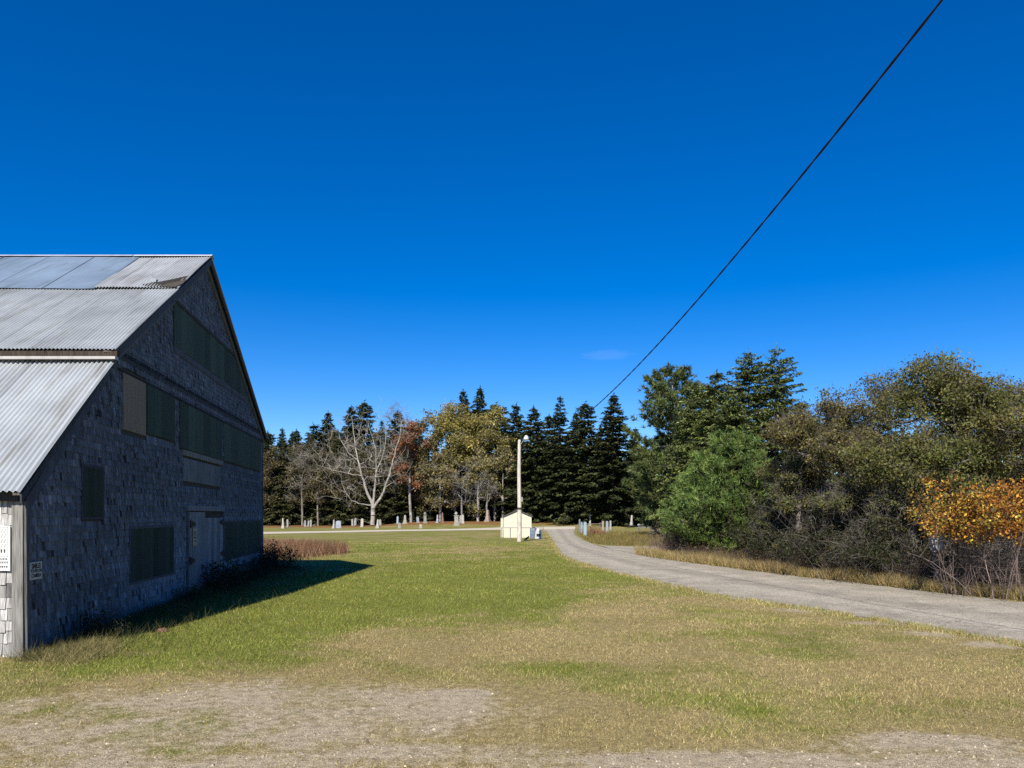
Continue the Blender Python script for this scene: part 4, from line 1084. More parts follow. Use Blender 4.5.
dk = shrub_proto('leafy_shrub', 505, 26, 2.4, 1.0, .012, BRN, 8, 'dark leafy shrub deep in the shade under the oaks', 'dark shrubs under the oaks', [(.03, .036, .013), (.042, .042, .016), (.022, .028, .01)], 7000, .11)
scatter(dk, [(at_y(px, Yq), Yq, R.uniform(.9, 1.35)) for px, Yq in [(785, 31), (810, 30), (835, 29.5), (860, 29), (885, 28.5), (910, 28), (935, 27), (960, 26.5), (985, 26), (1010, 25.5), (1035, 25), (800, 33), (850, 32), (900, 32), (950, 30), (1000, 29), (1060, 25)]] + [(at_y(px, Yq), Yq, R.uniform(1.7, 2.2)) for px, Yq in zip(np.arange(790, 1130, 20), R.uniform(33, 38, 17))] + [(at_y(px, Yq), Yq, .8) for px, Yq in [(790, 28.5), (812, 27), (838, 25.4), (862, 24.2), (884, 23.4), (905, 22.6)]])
wd_ = shrub_proto('brown_shrub', 507, 60, 1.2, .8, .007, BRN, 5, 'dry brown stemmed shrub at the verge of the drive', 'dry brown shrubs along the verge', [(.13, .085, .03), (.10, .09, .03), (.16, .10, .045)], 500, .05, lean=.3)
pts = []
for px in np.arange(690, 1034, 14):
    Yn = EYE * F / (np.interp(px, [640, 762, 912, 1024], [557, 573.5, 592, 604]) - HY)
    dY = R.uniform(1.4, 2.4) * (1.5 if px < 760 else 1)
    pts.append((at_y(px, Yn + dY), Yn + dY, R.uniform(.55, 1.0)))
scatter(wd_, pts)
# the orange-leaved bushes
ORG = [(.38, .165, .02), (.40, .20, .024), (.30, .11, .022), (.46, .27, .035), (.22, .09, .024), (.48, .32, .042), (.14, .062, .024), (.28, .11, .025), (.32, .26, .04), (.10, .07, .03)]
def orange(seed, px, Y, top, spread, n, nleaf, label, cols):
    H = height_for(top, Y); m, tp = stems(seed, n, H * .95, spread, .012, [(.09, .065, .055), (.13, .10, .085)], 9, .16, .42, 1)
    o = thing('autumn_bush', (at_y(px, Y), Y, 0), label, 'shrub', 'orange leaved bushes by the drive'); place_mesh('stems', m.mesh('stems', M['bark']), o)
    rng = np.random.default_rng(seed + 1); c = MB(); q = tp[tp[:, 2] > H * (.5 + .16 * fbm(tp[:, 0] * 1.3 + seed, tp[:, 1] * 1.3, 110) + rng.normal(0, .05, len(tp)))]; q = q[rng.permutation(len(q))[:max(len(q) // 3, 200)]]
    P = q[rng.integers(0, len(q), nleaf)] + rng.normal(0, .085, (nleaf, 3)); P = P[(P[:, 2] < H * 1.1) & (P[:, 2] > H * .42)]
    leaves(c, rng, P, .078, pal(rng, len(P), cols, None, .35), aspect=.6); place_mesh('leaves', c.mesh('leaves', M['leaf']), o)
orange(601, 994, 18.6, 478, .9, 42, 5600, 'bush of bright orange and yellow leaves on bare stems at the edge of the photo', ORG)
orange(602, 1032, 18.2, 474, .9, 36, 5000, 'rust orange bush running out of the right edge of the photo', ORG[:3] + ORG[4:5])
orange(603, 960, 19.2, 486, .4, 20, 3400, 'smaller bush turning from yellow-green to rust, left of the bright orange one', ORG[2:] + [(.16, .15, .03), (.22, .19, .03)])
# pale weathered thing among the stems
x, y = at_y(936, 20.2), 20.2
pb = thing('weathered_board', (x, y, 0), 'pale weathered board on a post, half hidden in bare stems left of the orange bush', 'board')
MB().box(-.05, .05, -.03, .03, -.2, 1.05, (.1, .09, .085)).build('post', M['wood'], None).parent = pb
m = MB(); n = 12; V = []
for yy in (-.05, -.035):
    for i in range(n):
        a = 2 * math.pi * (i + .5) / n; c, s_ = math.cos(a), math.sin(a)
        V.append((.2 * np.sign(c) * abs(c) ** .6, yy, 1.3 + .27 * np.sign(s_) * abs(s_) ** .6))
m.add(V, [tuple(range(n)), tuple(range(n, 2 * n))[::-1]] + [(i, n + i, n + (i + 1) % n, (i + 1) % n) for i in range(n)], (.3, .3, .3))
m.build('panel', surf('peeling_board', .8, 9, .25, 1.3), None).parent = pb
# dim brush at the foot of the young pine
rb_ = shrub_proto('thorn_shrub', 511, 60, 1.5, .8, .009, [(.09, .06, .06), (.13, .09, .085)], 6, 'purple-brown leafless shrub at the foot of the young pine', 'leafless shrubs at the foot of the young pine')
scatter(rb_, [(at_y(px, Yq), Yq, s) for px, Yq, s in [(671, 40, 1.15), (681, 38.8, .95), (694, 38, .8), (664, 42, .9), (710, 37.3, .6)]])

# ------------------------------------------------------------------ grass and weeds
def blades(x, y, h, w, c, lean=.35, rng=R):
    n = len(x); B = rnd_dirs(rng, n); B[:, 2] = 0; B = norm(B) * (np.asarray(w) * .5).reshape(-1, 1)
    ld = rng.normal(0, lean, (n, 2)) * np.asarray(h).reshape(-1, 1)
    A = np.stack([ld[:, 0], ld[:, 1], h], 1)
    return np.stack([x, y, terrain(x, y) - .005], 1), A, B, c
STW = [(.42, .335, .145), (.33, .255, .10), (.52, .43, .21), (.24, .17, .065)]
GRN_ = [(.165, .195, .028), (.215, .23, .04), (.275, .275, .065), (.12, .155, .024)]
n = 900000
t = R.random(n); Y = (4.3 ** .5 + t * (58 ** .5 - 4.3 ** .5)) ** 2
X = R.uniform(-.76, .76, n) * Y
g_, gr_, l_ = masks(X, Y)
rel = C0[:2] - np.stack([X, Y], 1)
uu = (Y - C0[1]) / dU[1]; inb = (X < C0[0] + dU[0] * uu + .05) & (Y > C0[1] - .03) & (uu < UF)
keep = ~in_poly(X, Y) & ~inb & (R.random(n) > np.clip(gr_ * 1.5 - .2, 0, .95))
X, Y, g_, gr_ = X[keep], Y[keep], g_[keep], gr_[keep]; n = len(X)
pg = np.clip((g_ + .45 * (fbm(X * 2.2, Y * 2.2, 80) - .5) - .28) * 1.7, .03, .93)
c = np.where((R.random(n) < pg)[:, None], pal(R, n, GRN_, None, .22), pal(R, n, STW, None, .22))
c = c * (.62 + .76 * fbm(X * 1.1, Y * .9, 100))[:, None]
h = .72 * (.022 + .03 * g_ + .055 * np.clip(fbm(X * 2.4, Y * 2.4, 90) - .42, 0, 1) + .02 * fbm(X, Y, 91)) * R.uniform(.5, 1.35, n) * (1 - .35 * gr_)
P_, A_, B_, c = blades(X, Y, h, .0035 + .00035 * Y, c, .55)
mb = MB(); mb.tris(P_, A_, B_, c)
tag(mb.build('lawn_grass', M['blade']), 'short mown lawn grass, part green and part straw yellow', 'grass', kind='stuff')
# tall dry grass along the far side of the drive
def verge(name, label, n, fx, hr, cols, lean=.35, wscale=1.0):
    x, y = fx(n); h = R.uniform(*hr, n) * (.5 + fbm(x * .9, y * .9, 95)); c = pal(R, n, cols, None, .25)
    mb = MB(); mb.tris(*blades(x, y, h, (.004 + .0003 * y) * wscale, c, lean)); return tag(mb.build(name, M['blade']), label, 'grass', kind='stuff')
def fx1(n):
    px = R.uniform(636, 1060, n); py = np.interp(px, [636, 662, 762, 912, 1060], [555, 559.2, 572.3, 590.2, 605.6])
    Yn = EYE * F / (py - HY) + .1; Yq = Yn + R.exponential(1.1, n) * np.where(px < 780, 1.7, 1.0); Yq = np.minimum(Yq, Yn + 5)
    return (px - CX) / F * Yq, Yq
verge('verge_grass', 'dry straw coloured grass along the far verge of the drive', 75000, fx1, (.10, .42), [(.40, .29, .13), (.33, .23, .10), (.22, .19, .06), (.46, .36, .18), (.15, .16, .045), (.20, .12, .06)])
def fx6(n):
    k = np.linspace(0, len(NP) - 1, 4000); e = np.stack([np.interp(k, np.arange(len(NP)), NP[:, q]) for q in (0, 1)], 1)
    L = np.concatenate([[0], np.cumsum(np.linalg.norm(np.diff(e, axis=0), axis=1))])
    u = 50 ** R.uniform(0, 1, n) / 50 * L[-1] * .8; p = np.stack([np.interp(u, L, e[:, q]) for q in (0, 1)], 1)
    w = (fbm(p[:, 0] * 2.2, p[:, 1] * 2.2, 120) - .38) * 1.1
    off = R.normal(0, .16, n) - np.clip(w, -.2, .5) * 0 ; ok = R.random(n) < np.clip(w * 3 + .35, .05, 1)
    p = p + np.stack([off * .6, off], 1); p = p[ok & (p[:, 1] > 4)]
    return p[:, 0], p[:, 1]
def fx2(n):   # island between the drive and the side lane, and the bank beyond
    px = R.uniform(577, 690, n); py = np.where(R.random(n) < .5, R.uniform(532, 545, n), R.uniform(536, 546.5, n))
    ok = py < np.interp(px, [577, 590, 610, 690], [534, 543, 546, 546.5]); px, py = px[ok], py[ok]
    Yq = EYE * F / (py - HY); return (px - CX) / F * Yq, Yq
def verge2(name, label, n, fx, hr, cols):
    x, y = fx(n); m = len(x); h = R.uniform(*hr, m); c = pal(R, m, cols, None, .25)
    mb = MB(); mb.tris(*blades(x, y, h, .004 + .0004 * y, c, .35)); return tag(mb.build(name, M['blade']), label, 'grass', kind='stuff')
verge2('drive_edge_grass', 'short ragged grass creeping over the near edge of the drive', 30000, fx6, (.03, .10), STW + GRN_[:2])
verge2('bank_grass', 'rough green and straw grass on the bank right of the gateposts', 26000, fx2, (.1, .35), [(.10, .12, .03), (.16, .15, .045), (.25, .19, .07), (.2, .11, .04)])
# weeds against the barn
def fx3(n):
    u = R.uniform(-.4, UF + 1.0, n); o = R.exponential(.55, n) + .03; p = C0[None, :2] + dU[None, :2] * u[:, None] + nO[None, :2] * o[:, None]
    return p[:, 0], p[:, 1]
verge('barn_weeds', 'rank dark grass and weeds growing along the barn wall', 18000, fx3, (.06, .26), [(.05, .06, .018), (.08, .085, .025), (.12, .10, .04), (.035, .04, .014)], .5, .9)
def fx4(n):
    q = R.random(n); px = np.where(q < .5, R.normal(92, 12, n), R.normal(60, 18, n)); py = np.where(q < .5, R.normal(650, 5, n), R.normal(658, 4, n))
    Yq = EYE * F / (py - HY); return (px - CX) / F * Yq, Yq
verge('hay_clump', 'matted clump of dry hay-coloured grass by the barn corner', 6000, fx4, (.06, .16), [(.30, .24, .11), (.24, .2, .08), (.16, .15, .05)], 1.0, .9)
def fx5(n):   # red-brown weeds past the barn's far corner
    px = 240 + 108 * R.random(n) ** 1.2; hw_ = 9 * np.clip(1.15 - (px - 240) / 108, .1, 1); Yq = 41 + R.normal(0, .5, n) * hw_; ok = (R.random(n) < np.interp(px, [240, 310, 348], [1, .8, .1])) & (fbm(px * .09, Yq * .25, 130) > .36) & (Yq > 31.5); px, Yq = px[ok], Yq[ok]
    return (px - CX) / F * Yq, Yq
verge2('brown_weeds', 'patch of dry reddish-brown weeds beyond the far barn corner', 26000, fx5, (.35, .8), [(.21, .095, .055), (.28, .145, .085), (.14, .065, .04), (.3, .2, .12), (.12, .09, .035)])
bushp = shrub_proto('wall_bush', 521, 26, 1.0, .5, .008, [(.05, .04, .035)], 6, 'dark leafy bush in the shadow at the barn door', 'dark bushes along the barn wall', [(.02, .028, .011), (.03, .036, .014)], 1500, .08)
bl = [(15.0 * .62, .55, .9, None), (9.9, .45, .75, 'dark bush just past the right door leaf'), (11.6, .5, .6, 'dark bush under the far green shutter'), (13.4, .5, .65, 'dark bush between the far shutter and the barn end'), (15.6, .5, .7, 'dark bush under the far end of the barn wall'),
      (17.4, .5, 1.05, 'dark bush at the far barn corner'), (1.6, .35, .5, 'low dark plant near the front barn corner'), (18.4, 0.1, .9, 'dark bush just beyond the far barn corner'), (6.8, .4, .45, 'low dark plant left of the barn door')]
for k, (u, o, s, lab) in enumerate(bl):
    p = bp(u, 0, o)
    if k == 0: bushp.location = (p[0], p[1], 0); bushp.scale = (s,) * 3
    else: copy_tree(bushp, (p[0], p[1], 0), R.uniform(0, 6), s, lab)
# loose gravel in the foreground
n = 60000
t = R.random(n); Y = 4.4 + 6.5 * t ** 1.6; X = R.uniform(-.74, .74, n) * Y
_, gr_, _ = masks(X, Y); k = (R.random(n) < np.clip(gr_ * 1.3 - .5, 0, .8)); X, Y = X[k], Y[k]; n = len(X)
s = R.lognormal(math.log(.0065), .45, n)
base = np.array([(1, 0, 0), (0, 1, 0), (-1, 0, 0), (0, -1, 0), (0, 0, .8)])
rot = R.uniform(0, 6.28, n); cs, sn = np.cos(rot), np.sin(rot)
V = base[None] * s[:, None, None] * R.uniform(.6, 1.3, (n, 5, 1))
V = np.stack([V[..., 0] * cs[:, None] - V[..., 1] * sn[:, None], V[..., 0] * sn[:, None] + V[..., 1] * cs[:, None], V[..., 2]], -1) + np.stack([X, Y, 0 * X], 1)[:, None]
fc = np.array([(0, 1, 4), (1, 2, 4), (2, 3, 4), (3, 0, 4)])
mb = MB(); mb.add(V.reshape(-1, 3), (np.arange(n)[:, None, None] * 5 + fc[None]).reshape(-1, 3), np.repeat(pal(R, n, [(.22, .18, .125), (.27, .225, .16), (.14, .11, .075), (.32, .275, .21)], None, .25), 5, 0))
tag(mb.build('loose_gravel', M['rock']), 'loose gravel scattered over the worn ground in front', 'gravel', kind='stuff')
# reddish stone at the edge of the barn's shadow
x, Y = gpt(163, 632)
m = MB(); rng = np.random.default_rng(4); V = []
for j in range(5):
    for i in range(9):
        a = 2 * math.pi * i / 9; ph_ = (j + .3) / 5 * math.pi * .55; q = 1 + rng.normal(0, .13)
        V.append((.11 * math.sin(ph_ + .25) * math.cos(a) * q, .08 * math.sin(ph_ + .25) * math.sin(a) * q, .07 * math.cos(ph_) * q))
m.add(V, [(j * 9 + i, (j + 1) * 9 + i, (j + 1) * 9 + (i + 1) % 9, j * 9 + (i + 1) % 9) for j in range(4) for i in range(9)] + [tuple(range(9))], (.17, .095, .06))
o = m.build('rock', M['rock'], None, True); o.location = (x, Y, -.01); tag(o, 'small reddish rock at the edge of the barn shadow', 'rock')

# ------------------------------------------------------------------ shed, light pole, rail, cabinet
CRM = (.54, .515, .405)
M['siding'] = surf('siding_paint', .7, 4, .95, 1.03, None, 0, spec=.2)
YS = 68.0
xs0, xs1 = at_y(503.8, YS), at_y(531.4, YS); zw = 2 - (516 - HY) / F * YS; zp = 2 - (510.0 - HY) / F * YS; xm = (xs0 + xs1) / 2
shed = thing('garden_shed', (xm, YS, 0), 'small cream yellow gabled shed behind the light pole', 'shed')
w = (xs1 - xs0) / 2; dp = 3.0
m = MB(); nb = 9
for i in range(nb):                     # vertical siding boards
    a, b = -w + 2 * w * i / nb + .0015, -w + 2 * w * (i + 1) / nb - .0015
    tp = lambda q: zw + (zp - zw) * (1 - abs(q) / w) - .05
    pts = [(a, -.05), (b, -.05), (b, tp(b))] + ([(0, tp(0))] if a < 0 < b else []) + [(a, tp(a))]
    nn = len(pts); m.add([(p, 0, q) for p, q in pts] + [(p, .05, q) for p, q in pts], [tuple(range(nn)), tuple(range(nn, 2 * nn))[::-1]] + [(j, nn + j, nn + (j + 1) % nn, (j + 1) % nn) for j in range(nn)], np.array(CRM) * R.uniform(.97, 1.03))
m.box(-w + .01, w - .01, .012, dp, -.05, zw - .08, np.array(CRM) * .9)
m.build('wall', M['siding'], None).parent = shed
m = MB()
for sg in (-1, 1):
    e = .13; k_ = (zp - zw) / w
    a, b = (0, zp + .02), (sg * (w + e), zw - e * k_ + .02)
    P8 = [(a[0], -.14, a[1] - .05), (b[0], -.14, b[1] - .05), (b[0], dp + .1, b[1] - .05), (a[0], dp + .1, a[1] - .05)]
    m.hexa(P8 + [(p[0], p[1], p[2] + .06) for p in P8], (.10, .10, .10))
m.build('roof', M['rock'], None).parent = shed
for q in (-w - .003, w - .07):
    m = MB(); m.box(q, q + .073, -.02, -.002, -.05, zw - .06, np.array(CRM) * 1.1)
    m.build('corner_board', M['paint'], None).parent = shed
m = MB(); m.box(-w - .27, -w - .05, -.03, .02, .02, 1.72, np.array(CRM) * .92); d_ = m.build('door', M['paint'], None); d_.parent = shed
tag(d_, 'open cream door leaf at the left side')
m = MB(); m.box(-.012 - w - .1, -.0 - w - .08, -.05, -.03, .85, .98, (.1, .1, .1)); h_ = m.build('handle', M['steel'], None); h_.parent = d_
xpole, YPL = at_y(519.3, 57.8), 57.8
ztop = 2 + (515 - 440) / F * YPL
pole = thing('light_pole', (xpole, YPL, 0), 'tall pale wooden pole with a lamp at its top, in front of the cream shed', 'light pole')
m = MB(); zz = np.linspace(-.2, ztop, 12); x_ = .02 * np.sin(zz * .9)
m.tubes(np.stack([x_[:-1], 0 * x_[:-1], zz[:-1]], 1), np.stack([x_[1:], 0 * x_[1:], zz[1:]], 1), np.interp(zz[:-1], [0, ztop], [.175, .115]), np.interp(zz[1:], [0, ztop], [.175, .115]), 12, (.50, .46, .39))
m.lathe([(.112, ztop - .01), (.07, ztop + .03), (.005, ztop + .035)], .02 * math.sin(ztop * .9), 0, 10, (.4, .37, .32))
m.build('post', M['wood'], None, True).parent = pole
m = MB(); m.tubes([(.08, 0, ztop - .35), (.3, -.05, ztop - .05)], [(.3, -.05, ztop - .05), (.5, -.08, ztop + .12)], .025, .025, 8, (.4, .4, .4)); m.build('lamp_arm', M['steel'], None, True).parent = pole
m = MB(); m.lathe([(.03, ztop - .02), (.2, ztop), (.21, ztop + .1), (.13, ztop + .26), (.09, ztop + .33), (.0, ztop + .34)], .52, -.08, 12, (.75, .75, .72)); m.build('lamp_head', M['steel'], None, True).parent = pole
m = MB(); m.lathe([(.17, 2.42), (.185, 2.42), (.185, 2.56), (.17, 2.56)], .02, 0, 12, (.06, .055, .05)); m.build('band', M['steel'], None).parent = pole
m = MB(); m.box(.155, .24, -.12, .04, 3.0, 3.35, (.35, .35, .34)); m.build('junction_box', M['steel'], None).parent = pole
# pipe rail in front of the shed
YR = 62.5; zr = 2 - (527.6 - HY) / F * YR
rail = thing('pipe_rail', (at_y(524, YR), YR, 0), 'low grey pipe rail with posts crossing in front of the cream shed', 'rail')
ox = at_y(524, YR); m = MB(); m.tubes([(at_y(501.5, YR) - ox, 0, zr)], [(at_y(543.5, YR) - ox, 0, zr)], .035, .035, 8, (.22, .21, .19)); m.build('top_rail', M['steel'], None).parent = rail
for px in (501.8, 510.3, 543.2):
    q = at_y(px, YR) - ox; m = MB(); m.tubes([(q, 0, -.2)], [(q, 0, zr + (.22 if px > 540 else -.03))], .035, .035, 8, (.30, .29, .27)); m.build('post', M['steel'], None).parent = rail
# grey cabinet and barrel right of the shed
YC = 65.0; x = at_y(538.3, YC)
cab = thing('utility_cabinet', (x, YC, 0), 'small pale grey cabinet with dark opening and white lid, right of the shed', 'cabinet')
m = MB(); m.hexa([(-.30, -.2, .0), (.30, -.2, .0), (.30, .25, .0), (-.30, .25, .0), (-.22, -.18, .68), (.22, -.18, .68), (.22, .25, .68), (-.22, .25, .68)], (.5, .52, .5)); m.build('body', M['steel'], None).parent = cab
m = MB(); m.box(-.16, .17, -.225, -.205, .2, .42, (.02, .02, .02)); m.build('opening', M['rubber'], None).parent = cab
m = MB(); m.hexa([(-.15, -.2, .683), (.15, -.2, .683), (.15, .15, .683), (-.15, .15, .683), (-.12, -.16, .84), (.12, -.16, .84), (.12, .12, .84), (-.12, .12, .84)], (.75, .75, .72)); m.build('lid', M['paint'], None).parent = cab
x = at_y(533.3, 66)
ba = thing('barrel', (x, 66, 0), 'blue-grey barrel standing between the shed and the small cabinet', 'barrel')
m = MB(); m.lathe([(.25, 0), (.28, .1), (.29, .45), (.28, .85), (.25, .95), (.0, .95)], 0, 0, 14, (.16, .19, .25)); m.build('drum', M['paint'], None, True).parent = ba
m = MB()
for z_ in (.3, .62): m.lathe([(.288, z_ - .02), (.305, z_), (.288, z_ + .02)], 0, 0, 14, (.12, .14, .19))
m.build('hoop', M['paint'], None).parent = ba
x = at_y(526.7, 60.5)
lg = MB(); lg.tubes([(-.19, 0, .02), (0, .02, .15)], [(0, .02, .15), (.2, .05, .32)], [.075, .085], [.085, .05], 7, (.012, .012, .012)); o = lg.build('stump', M['bark'], None, True); o.location = (x, 60.5, 0)
tag(o, 'short black slanted stump in the grass at the foot of the light pole', 'stump')
# overhead cable, from behind the viewer to the pole top
yy = np.linspace(-14, YPL, 150); Y0 = 9.5
t = (yy - Y0) / (YPL - Y0)
xa, za = at_y(942, Y0), 2 + 515 / F * Y0; xb, zb = xpole + .05, ztop - .15
xx = xa + (xb - xa) * t; z_ = za + (zb - za) * t - 4 * 1.75 * t * (1 - t)
cb = MB()
for ph_ in (0, math.pi):
    ox, oz = .016 * np.cos(yy * 5 + ph_), .016 * np.sin(yy * 5 + ph_)
    yf = np.linspace(-14, YPL, 900); xf = np.interp(yf, yy, xx) + .006 * np.cos(yf * 5 + ph_); zf = np.interp(yf, yy, z_) + .006 * np.sin(yf * 5 + ph_)
    Pf = np.stack([xf, yf, zf], 1); cb.tubes(Pf[:-1], Pf[1:], .0135, .0135, 6, (.012, .010, .013))
tag(cb.build('overhead_cable', M['rubber'], None, True), 'black twisted overhead cable slanting across the sky down to the light pole', 'cable')

# ------------------------------------------------------------------ gravestones
WHT = (.38, .36, .31); GRS = (.27, .27, .25); BLU = (.28, .31, .35); PNK = (.3, .235, .2); RDS = (.22, .13, .09); DKS = (.27, .27, .26)
def grave(px, py, hpx, wpx, kind, col, label, Yfix=None):
    x, Y = at_ground(px, py) if Yfix is None else (at_y(px, Yfix), Yfix)
    h = hpx / F * Y; w = max(wpx / F * Y, .28); z = gz(x, Y)
    o = thing('gravestone', (x, Y, z), label, 'gravestone', 'gravestones of the graveyard', R.normal(0, .3))
    o.rotation_euler = (R.normal(0, .03), R.normal(0, .035), o.rotation_euler[2])
    p = MB(); b = MB(); c = MB(); col = np.array(col)
    if kind == 'slab':
        hw = w * .46; n = 8; V = []
        prof = [(-hw, h * .1), (hw, h * .1), (hw, h * .82)] + [(hw * math.cos(a), h * .82 + h * .18 * math.sin(a)) for a in np.linspace(.25, math.pi - .25, n)] + [(-hw, h * .82)]
        k = len(prof); th = .14
        b.add([(u, -th / 2, v) for u, v in prof] + [(u, th / 2, v) for u, v in prof], [tuple(range(k)), tuple(range(k, 2 * k))[::-1]] + [(j, k + j, k + (j + 1) % k, (j + 1) % k) for j in range(k)], col)
        p.box(-w * .58, w * .58, -.17, .17, -.15, h * .1 + .002, col * .85)
        p.build('base', M['stone'], None).parent = o; b.build('tablet', M['stone'], None).parent = o
    else:
        hw = w * .5; q = math.pi / 4
        p.lathe([(hw * 1.35, -.15), (hw * 1.35, h * .1), (hw * 1.05, h * .115), (hw * 1.05, h * .2)], 0, 0, 4, col * .9, q); p.build('base', M['stone'], None).parent = o
        if kind == 'obelisk':
            b.lathe([(hw * .85, h * .19), (hw * .8, h * .42), (hw * .62, h * .44), (hw * .5, h * .9)], 0, 0, 4, col, q); c.lathe([(hw * .55, h * .895), (hw * .5, h * .91), (.01, h)], 0, 0, 4, col, q)
        else:
            b.lathe([(hw * .85, h * .19), (hw * .82, h * .66), (hw * 1.05, h * .70), (hw * 1.05, h * .74)], 0, 0, 4, col, q); c.lathe([(hw * .3, h * .735), (hw * .3, h * .77), (hw * .62, h * .84), (hw * .6, h * .9), (hw * .2, h * .94), (hw * .05, h)], 0, 0, 10, col)
        b.build('shaft', M['stone'], None).parent = o; c.build('cap' if kind == 'obelisk' else 'urn', M['stone'], None).parent = o
    return o
G = [(283.3, 528.4, 10.5, 3.6, 'obelisk', WHT, 'white obelisk standing alone nearest the barn'), (287.8, 527.2, 8, 2, 'slab', GRS, 'narrow grey stone just right of the leftmost white obelisk'),
     (305, 526.8, 6.5, 2, 'slab', DKS, 'dim grey slab, left one of three thin slabs in the shade of the hemlocks'), (308.3, 526.6, 6, 2, 'slab', DKS, 'dim grey slab, middle one of three in the shade of the hemlocks'), (311, 526.6, 7, 2, 'slab', GRS, 'grey slab, right one of three in the shade of the hemlocks'),
     (334.0, 528.5, 9, 3.2, 'obelisk', WHT, 'whitish obelisk leaning against the wide blue-grey tablet'), (338.5, 528.2, 7.5, 5.5, 'slab', BLU, 'wide pale blue-grey tablet left of the white tree'),
     (352.5, 525.9, 7, 2, 'slab', GRS, 'thin grey slab, left one of the trio left of the dead tree'), (355.2, 525.7, 8, 2.4, 'slab', GRS, 'thin grey slab, middle one of the trio left of the dead tree'), (358, 525.5, 8.2, 2.2, 'slab', DKS, 'darker slab, right one of the trio left of the dead tree'),
     (362, 527, 8.5, 3, 'slab', WHT, 'bright white slab just left of the dead tree trunk'), (377.4, 528.3, 9, 4, 'obelisk', WHT, 'bright white stone in front and right of the dead tree trunk'), (380.2, 525.3, 6, 2.4, 'slab', GRS, 'small grey slab directly right of the dead tree trunk'),
     (397.6, 523.9, 7.8, 2, 'slab', BLU, 'slim bluish slab on the mound between the dead tree and the red tree'), (399.6, 528.4, 5.6, 2.4, 'slab', WHT, 'short white slab low on the slope below the slim bluish slab'), (404.8, 523.9, 9, 4, 'obelisk', WHT, 'white obelisk on the mound under the red leaved tree'),
     (418, 522.9, 6.2, 2.6, 'slab', BLU, 'small bluish slab left of the tall grey-white column'), (420.6, 528.4, 4.2, 2.6, 'slab', WHT, 'lowest little white stone on the slope before the mound'), (425, 523.3, 11.5, 4, 'urn', GRS, 'tall grey-white column monument behind the little white stone'),
     (437.6, 522.9, 8.3, 3.2, 'obelisk', BLU, 'bluish obelisk left of the reddish shaft'), (442.5, 523.4, 11, 3, 'obelisk', RDS, 'reddish brown shaft left of the white urn monument'), (456.7, 525.8, 14.2, 5, 'urn', WHT, 'largest white monument with urn top, left of the shed'),
     (460.4, 522.9, 7.5, 2.2, 'slab', DKS, 'dark slab just right of the white urn monument'), (462.8, 523.6, 9, 2.6, 'slab', WHT, 'slim white slab right of the white urn monument'), (487.8, 521.8, 12, 6, 'obelisk', PNK, 'broad pinkish granite stone left of the shed roof'),
     (548.8, 522.0, 5.5, 2.4, 'slab', GRS, 'lone small grey slab on the mound right of the shed'), (590, 525.5, 12.5, 2.8, 'obelisk', (.30, .33, .27), 'slim greenish obelisk behind the pale blue gateposts'), (631.3, 527.5, 12.5, 4.2, 'obelisk', WHT, 'pale shafted monument on a wide base right of the gateposts'),
     (642, 525, 9, 3.4, 'slab', (.5, .44, .36), 'tan slab in the shade left of the dark rail'), (655.5, 533, 4.5, 3.2, 'slab', WHT, 'squat pale stone in front of the dark rail')]
for a in G: grave(*a)
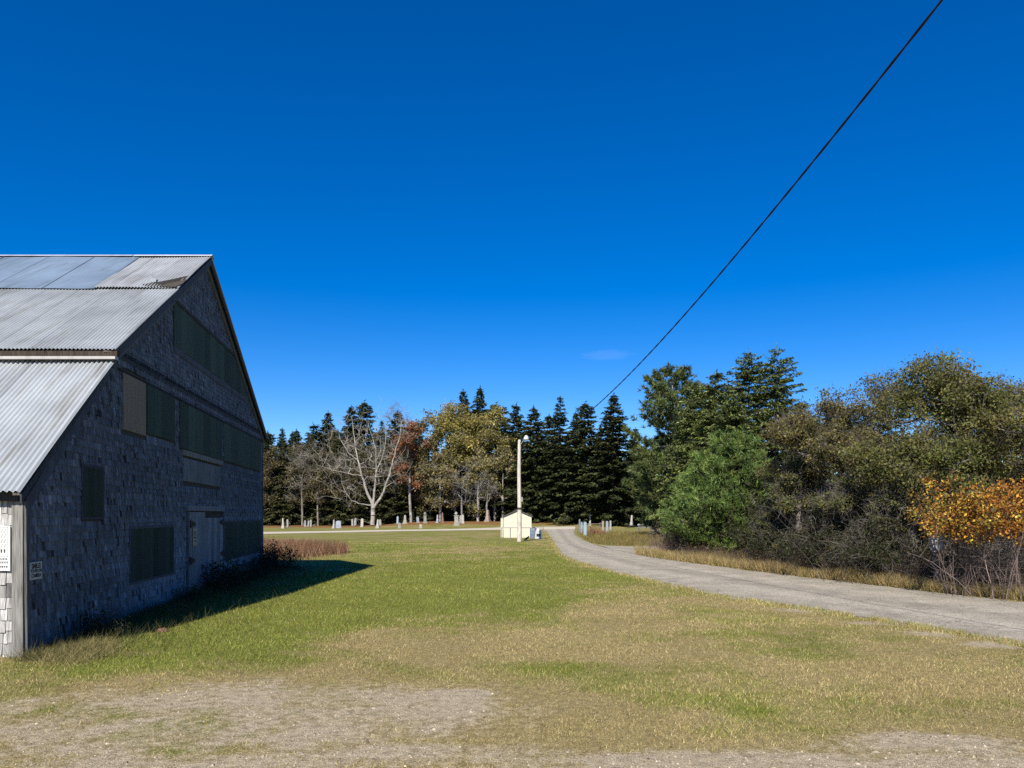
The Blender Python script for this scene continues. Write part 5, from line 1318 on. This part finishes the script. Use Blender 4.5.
# gateposts and pale slabs right of the drive
def gatepost(px, py, hpx, wpx, col, label, name='gatepost', grp='pale posts right of the drive', cat='post'):
    x, Y = gpt(px, py); h = hpx / F * Y; w = wpx / F * Y / 2
    o = thing(name, (x, Y, 0), label, cat, grp)
    m = MB(); m.hexa([(-w, -.09, -.2), (w, -.09, -.2), (w, .09, -.2), (-w, .09, -.2), (-w * .95, -.085, h * .95), (w * .95, -.085, h * .95), (w * .95, .085, h * .95), (-w * .95, .085, h * .95)], col); m.build('shaft', M['paint'], None).parent = o
    m = MB(); m.hexa([(-w * 1.08, -.1, h * .951), (w * 1.08, -.1, h * .951), (w * 1.08, .1, h * .951), (-w * 1.08, .1, h * .951), (-w * .5, -.04, h), (w * .5, -.04, h), (w * .5, .04, h), (-w * .5, .04, h)], np.array(col) * .8); m.build('cap', M['paint'], None).parent = o
gatepost(579.6, 532.6, 13.5, 1.6, (.16, .17, .18), 'dark grey post, rearmost at the gate opening'); gatepost(581.6, 533.5, 11.5, 2, (.2, .27, .31), 'pale blue post behind the front gatepost'); gatepost(585, 536.8, 15, 3, (.25, .33, .38), 'front pale blue gatepost at the edge of the drive')
gatepost(602.8, 531.5, 10.5, 2, (.3, .25, .22), 'pinkish grey post, left one of the trio right of the red weeds'); gatepost(607, 532.5, 11.5, 2.6, (.25, .26, .3), 'grey-blue post, middle one of the trio right of the red weeds'); gatepost(610.4, 530, 9.5, 1.8, (.28, .28, .28), 'light grey post, right one of the trio right of the red weeds')
x, Y = gpt(594, 532)
grl = thing('gate_rail', (x, Y, 0), 'low rusty brown rail between the blue gateposts and the grey posts', 'rail')
for z_ in (.5, .95):
    m = MB(); m.box(-1.1, .7, -.03, .03, z_ - .05, z_ + .05, (.17, .12, .10)); m.build('rail', M['wood'], None).parent = grl
for q in (-1.1, .7): m = MB(); m.box(q - .06, q + .06, .035, .12, -.2, 1.08, (.16, .13, .11)); m.build('post', M['wood'], None).parent = grl
rw = shrub_proto('red_weed', 531, 70, 1.1, .7, .012, [(.20, .09, .06), (.16, .08, .05), (.24, .13, .07)], 5, 'clump of reddish dry weeds beside the pale blue gatepost', 'reddish weeds by the gateposts')
scatter(rw, [(*gpt(591, 535), .95), (*gpt(597, 535), .8), (*gpt(603, 534.5), .5)])
x, Y = gpt(655, 531)
rl = thing('wooden_rail', (x, Y, 0), 'low dark wooden rail fence in the shade left of the young pine', 'fence')
for z_, v in ((.42, .16), (.78, .30)):
    m = MB(); m.box(-2.2, 3.2, -.03, .03, z_ - .07, z_ + .07, (v, v, v * 1.05)); m.build('rail', M['wood'], None).parent = rl
for q in (-2.0, -.3, 1.4, 3.0): m = MB(); m.box(q - .07, q + .07, .035, .15, -.2, .95, (.12, .11, .1)); m.build('post', M['wood'], None).parent = rl
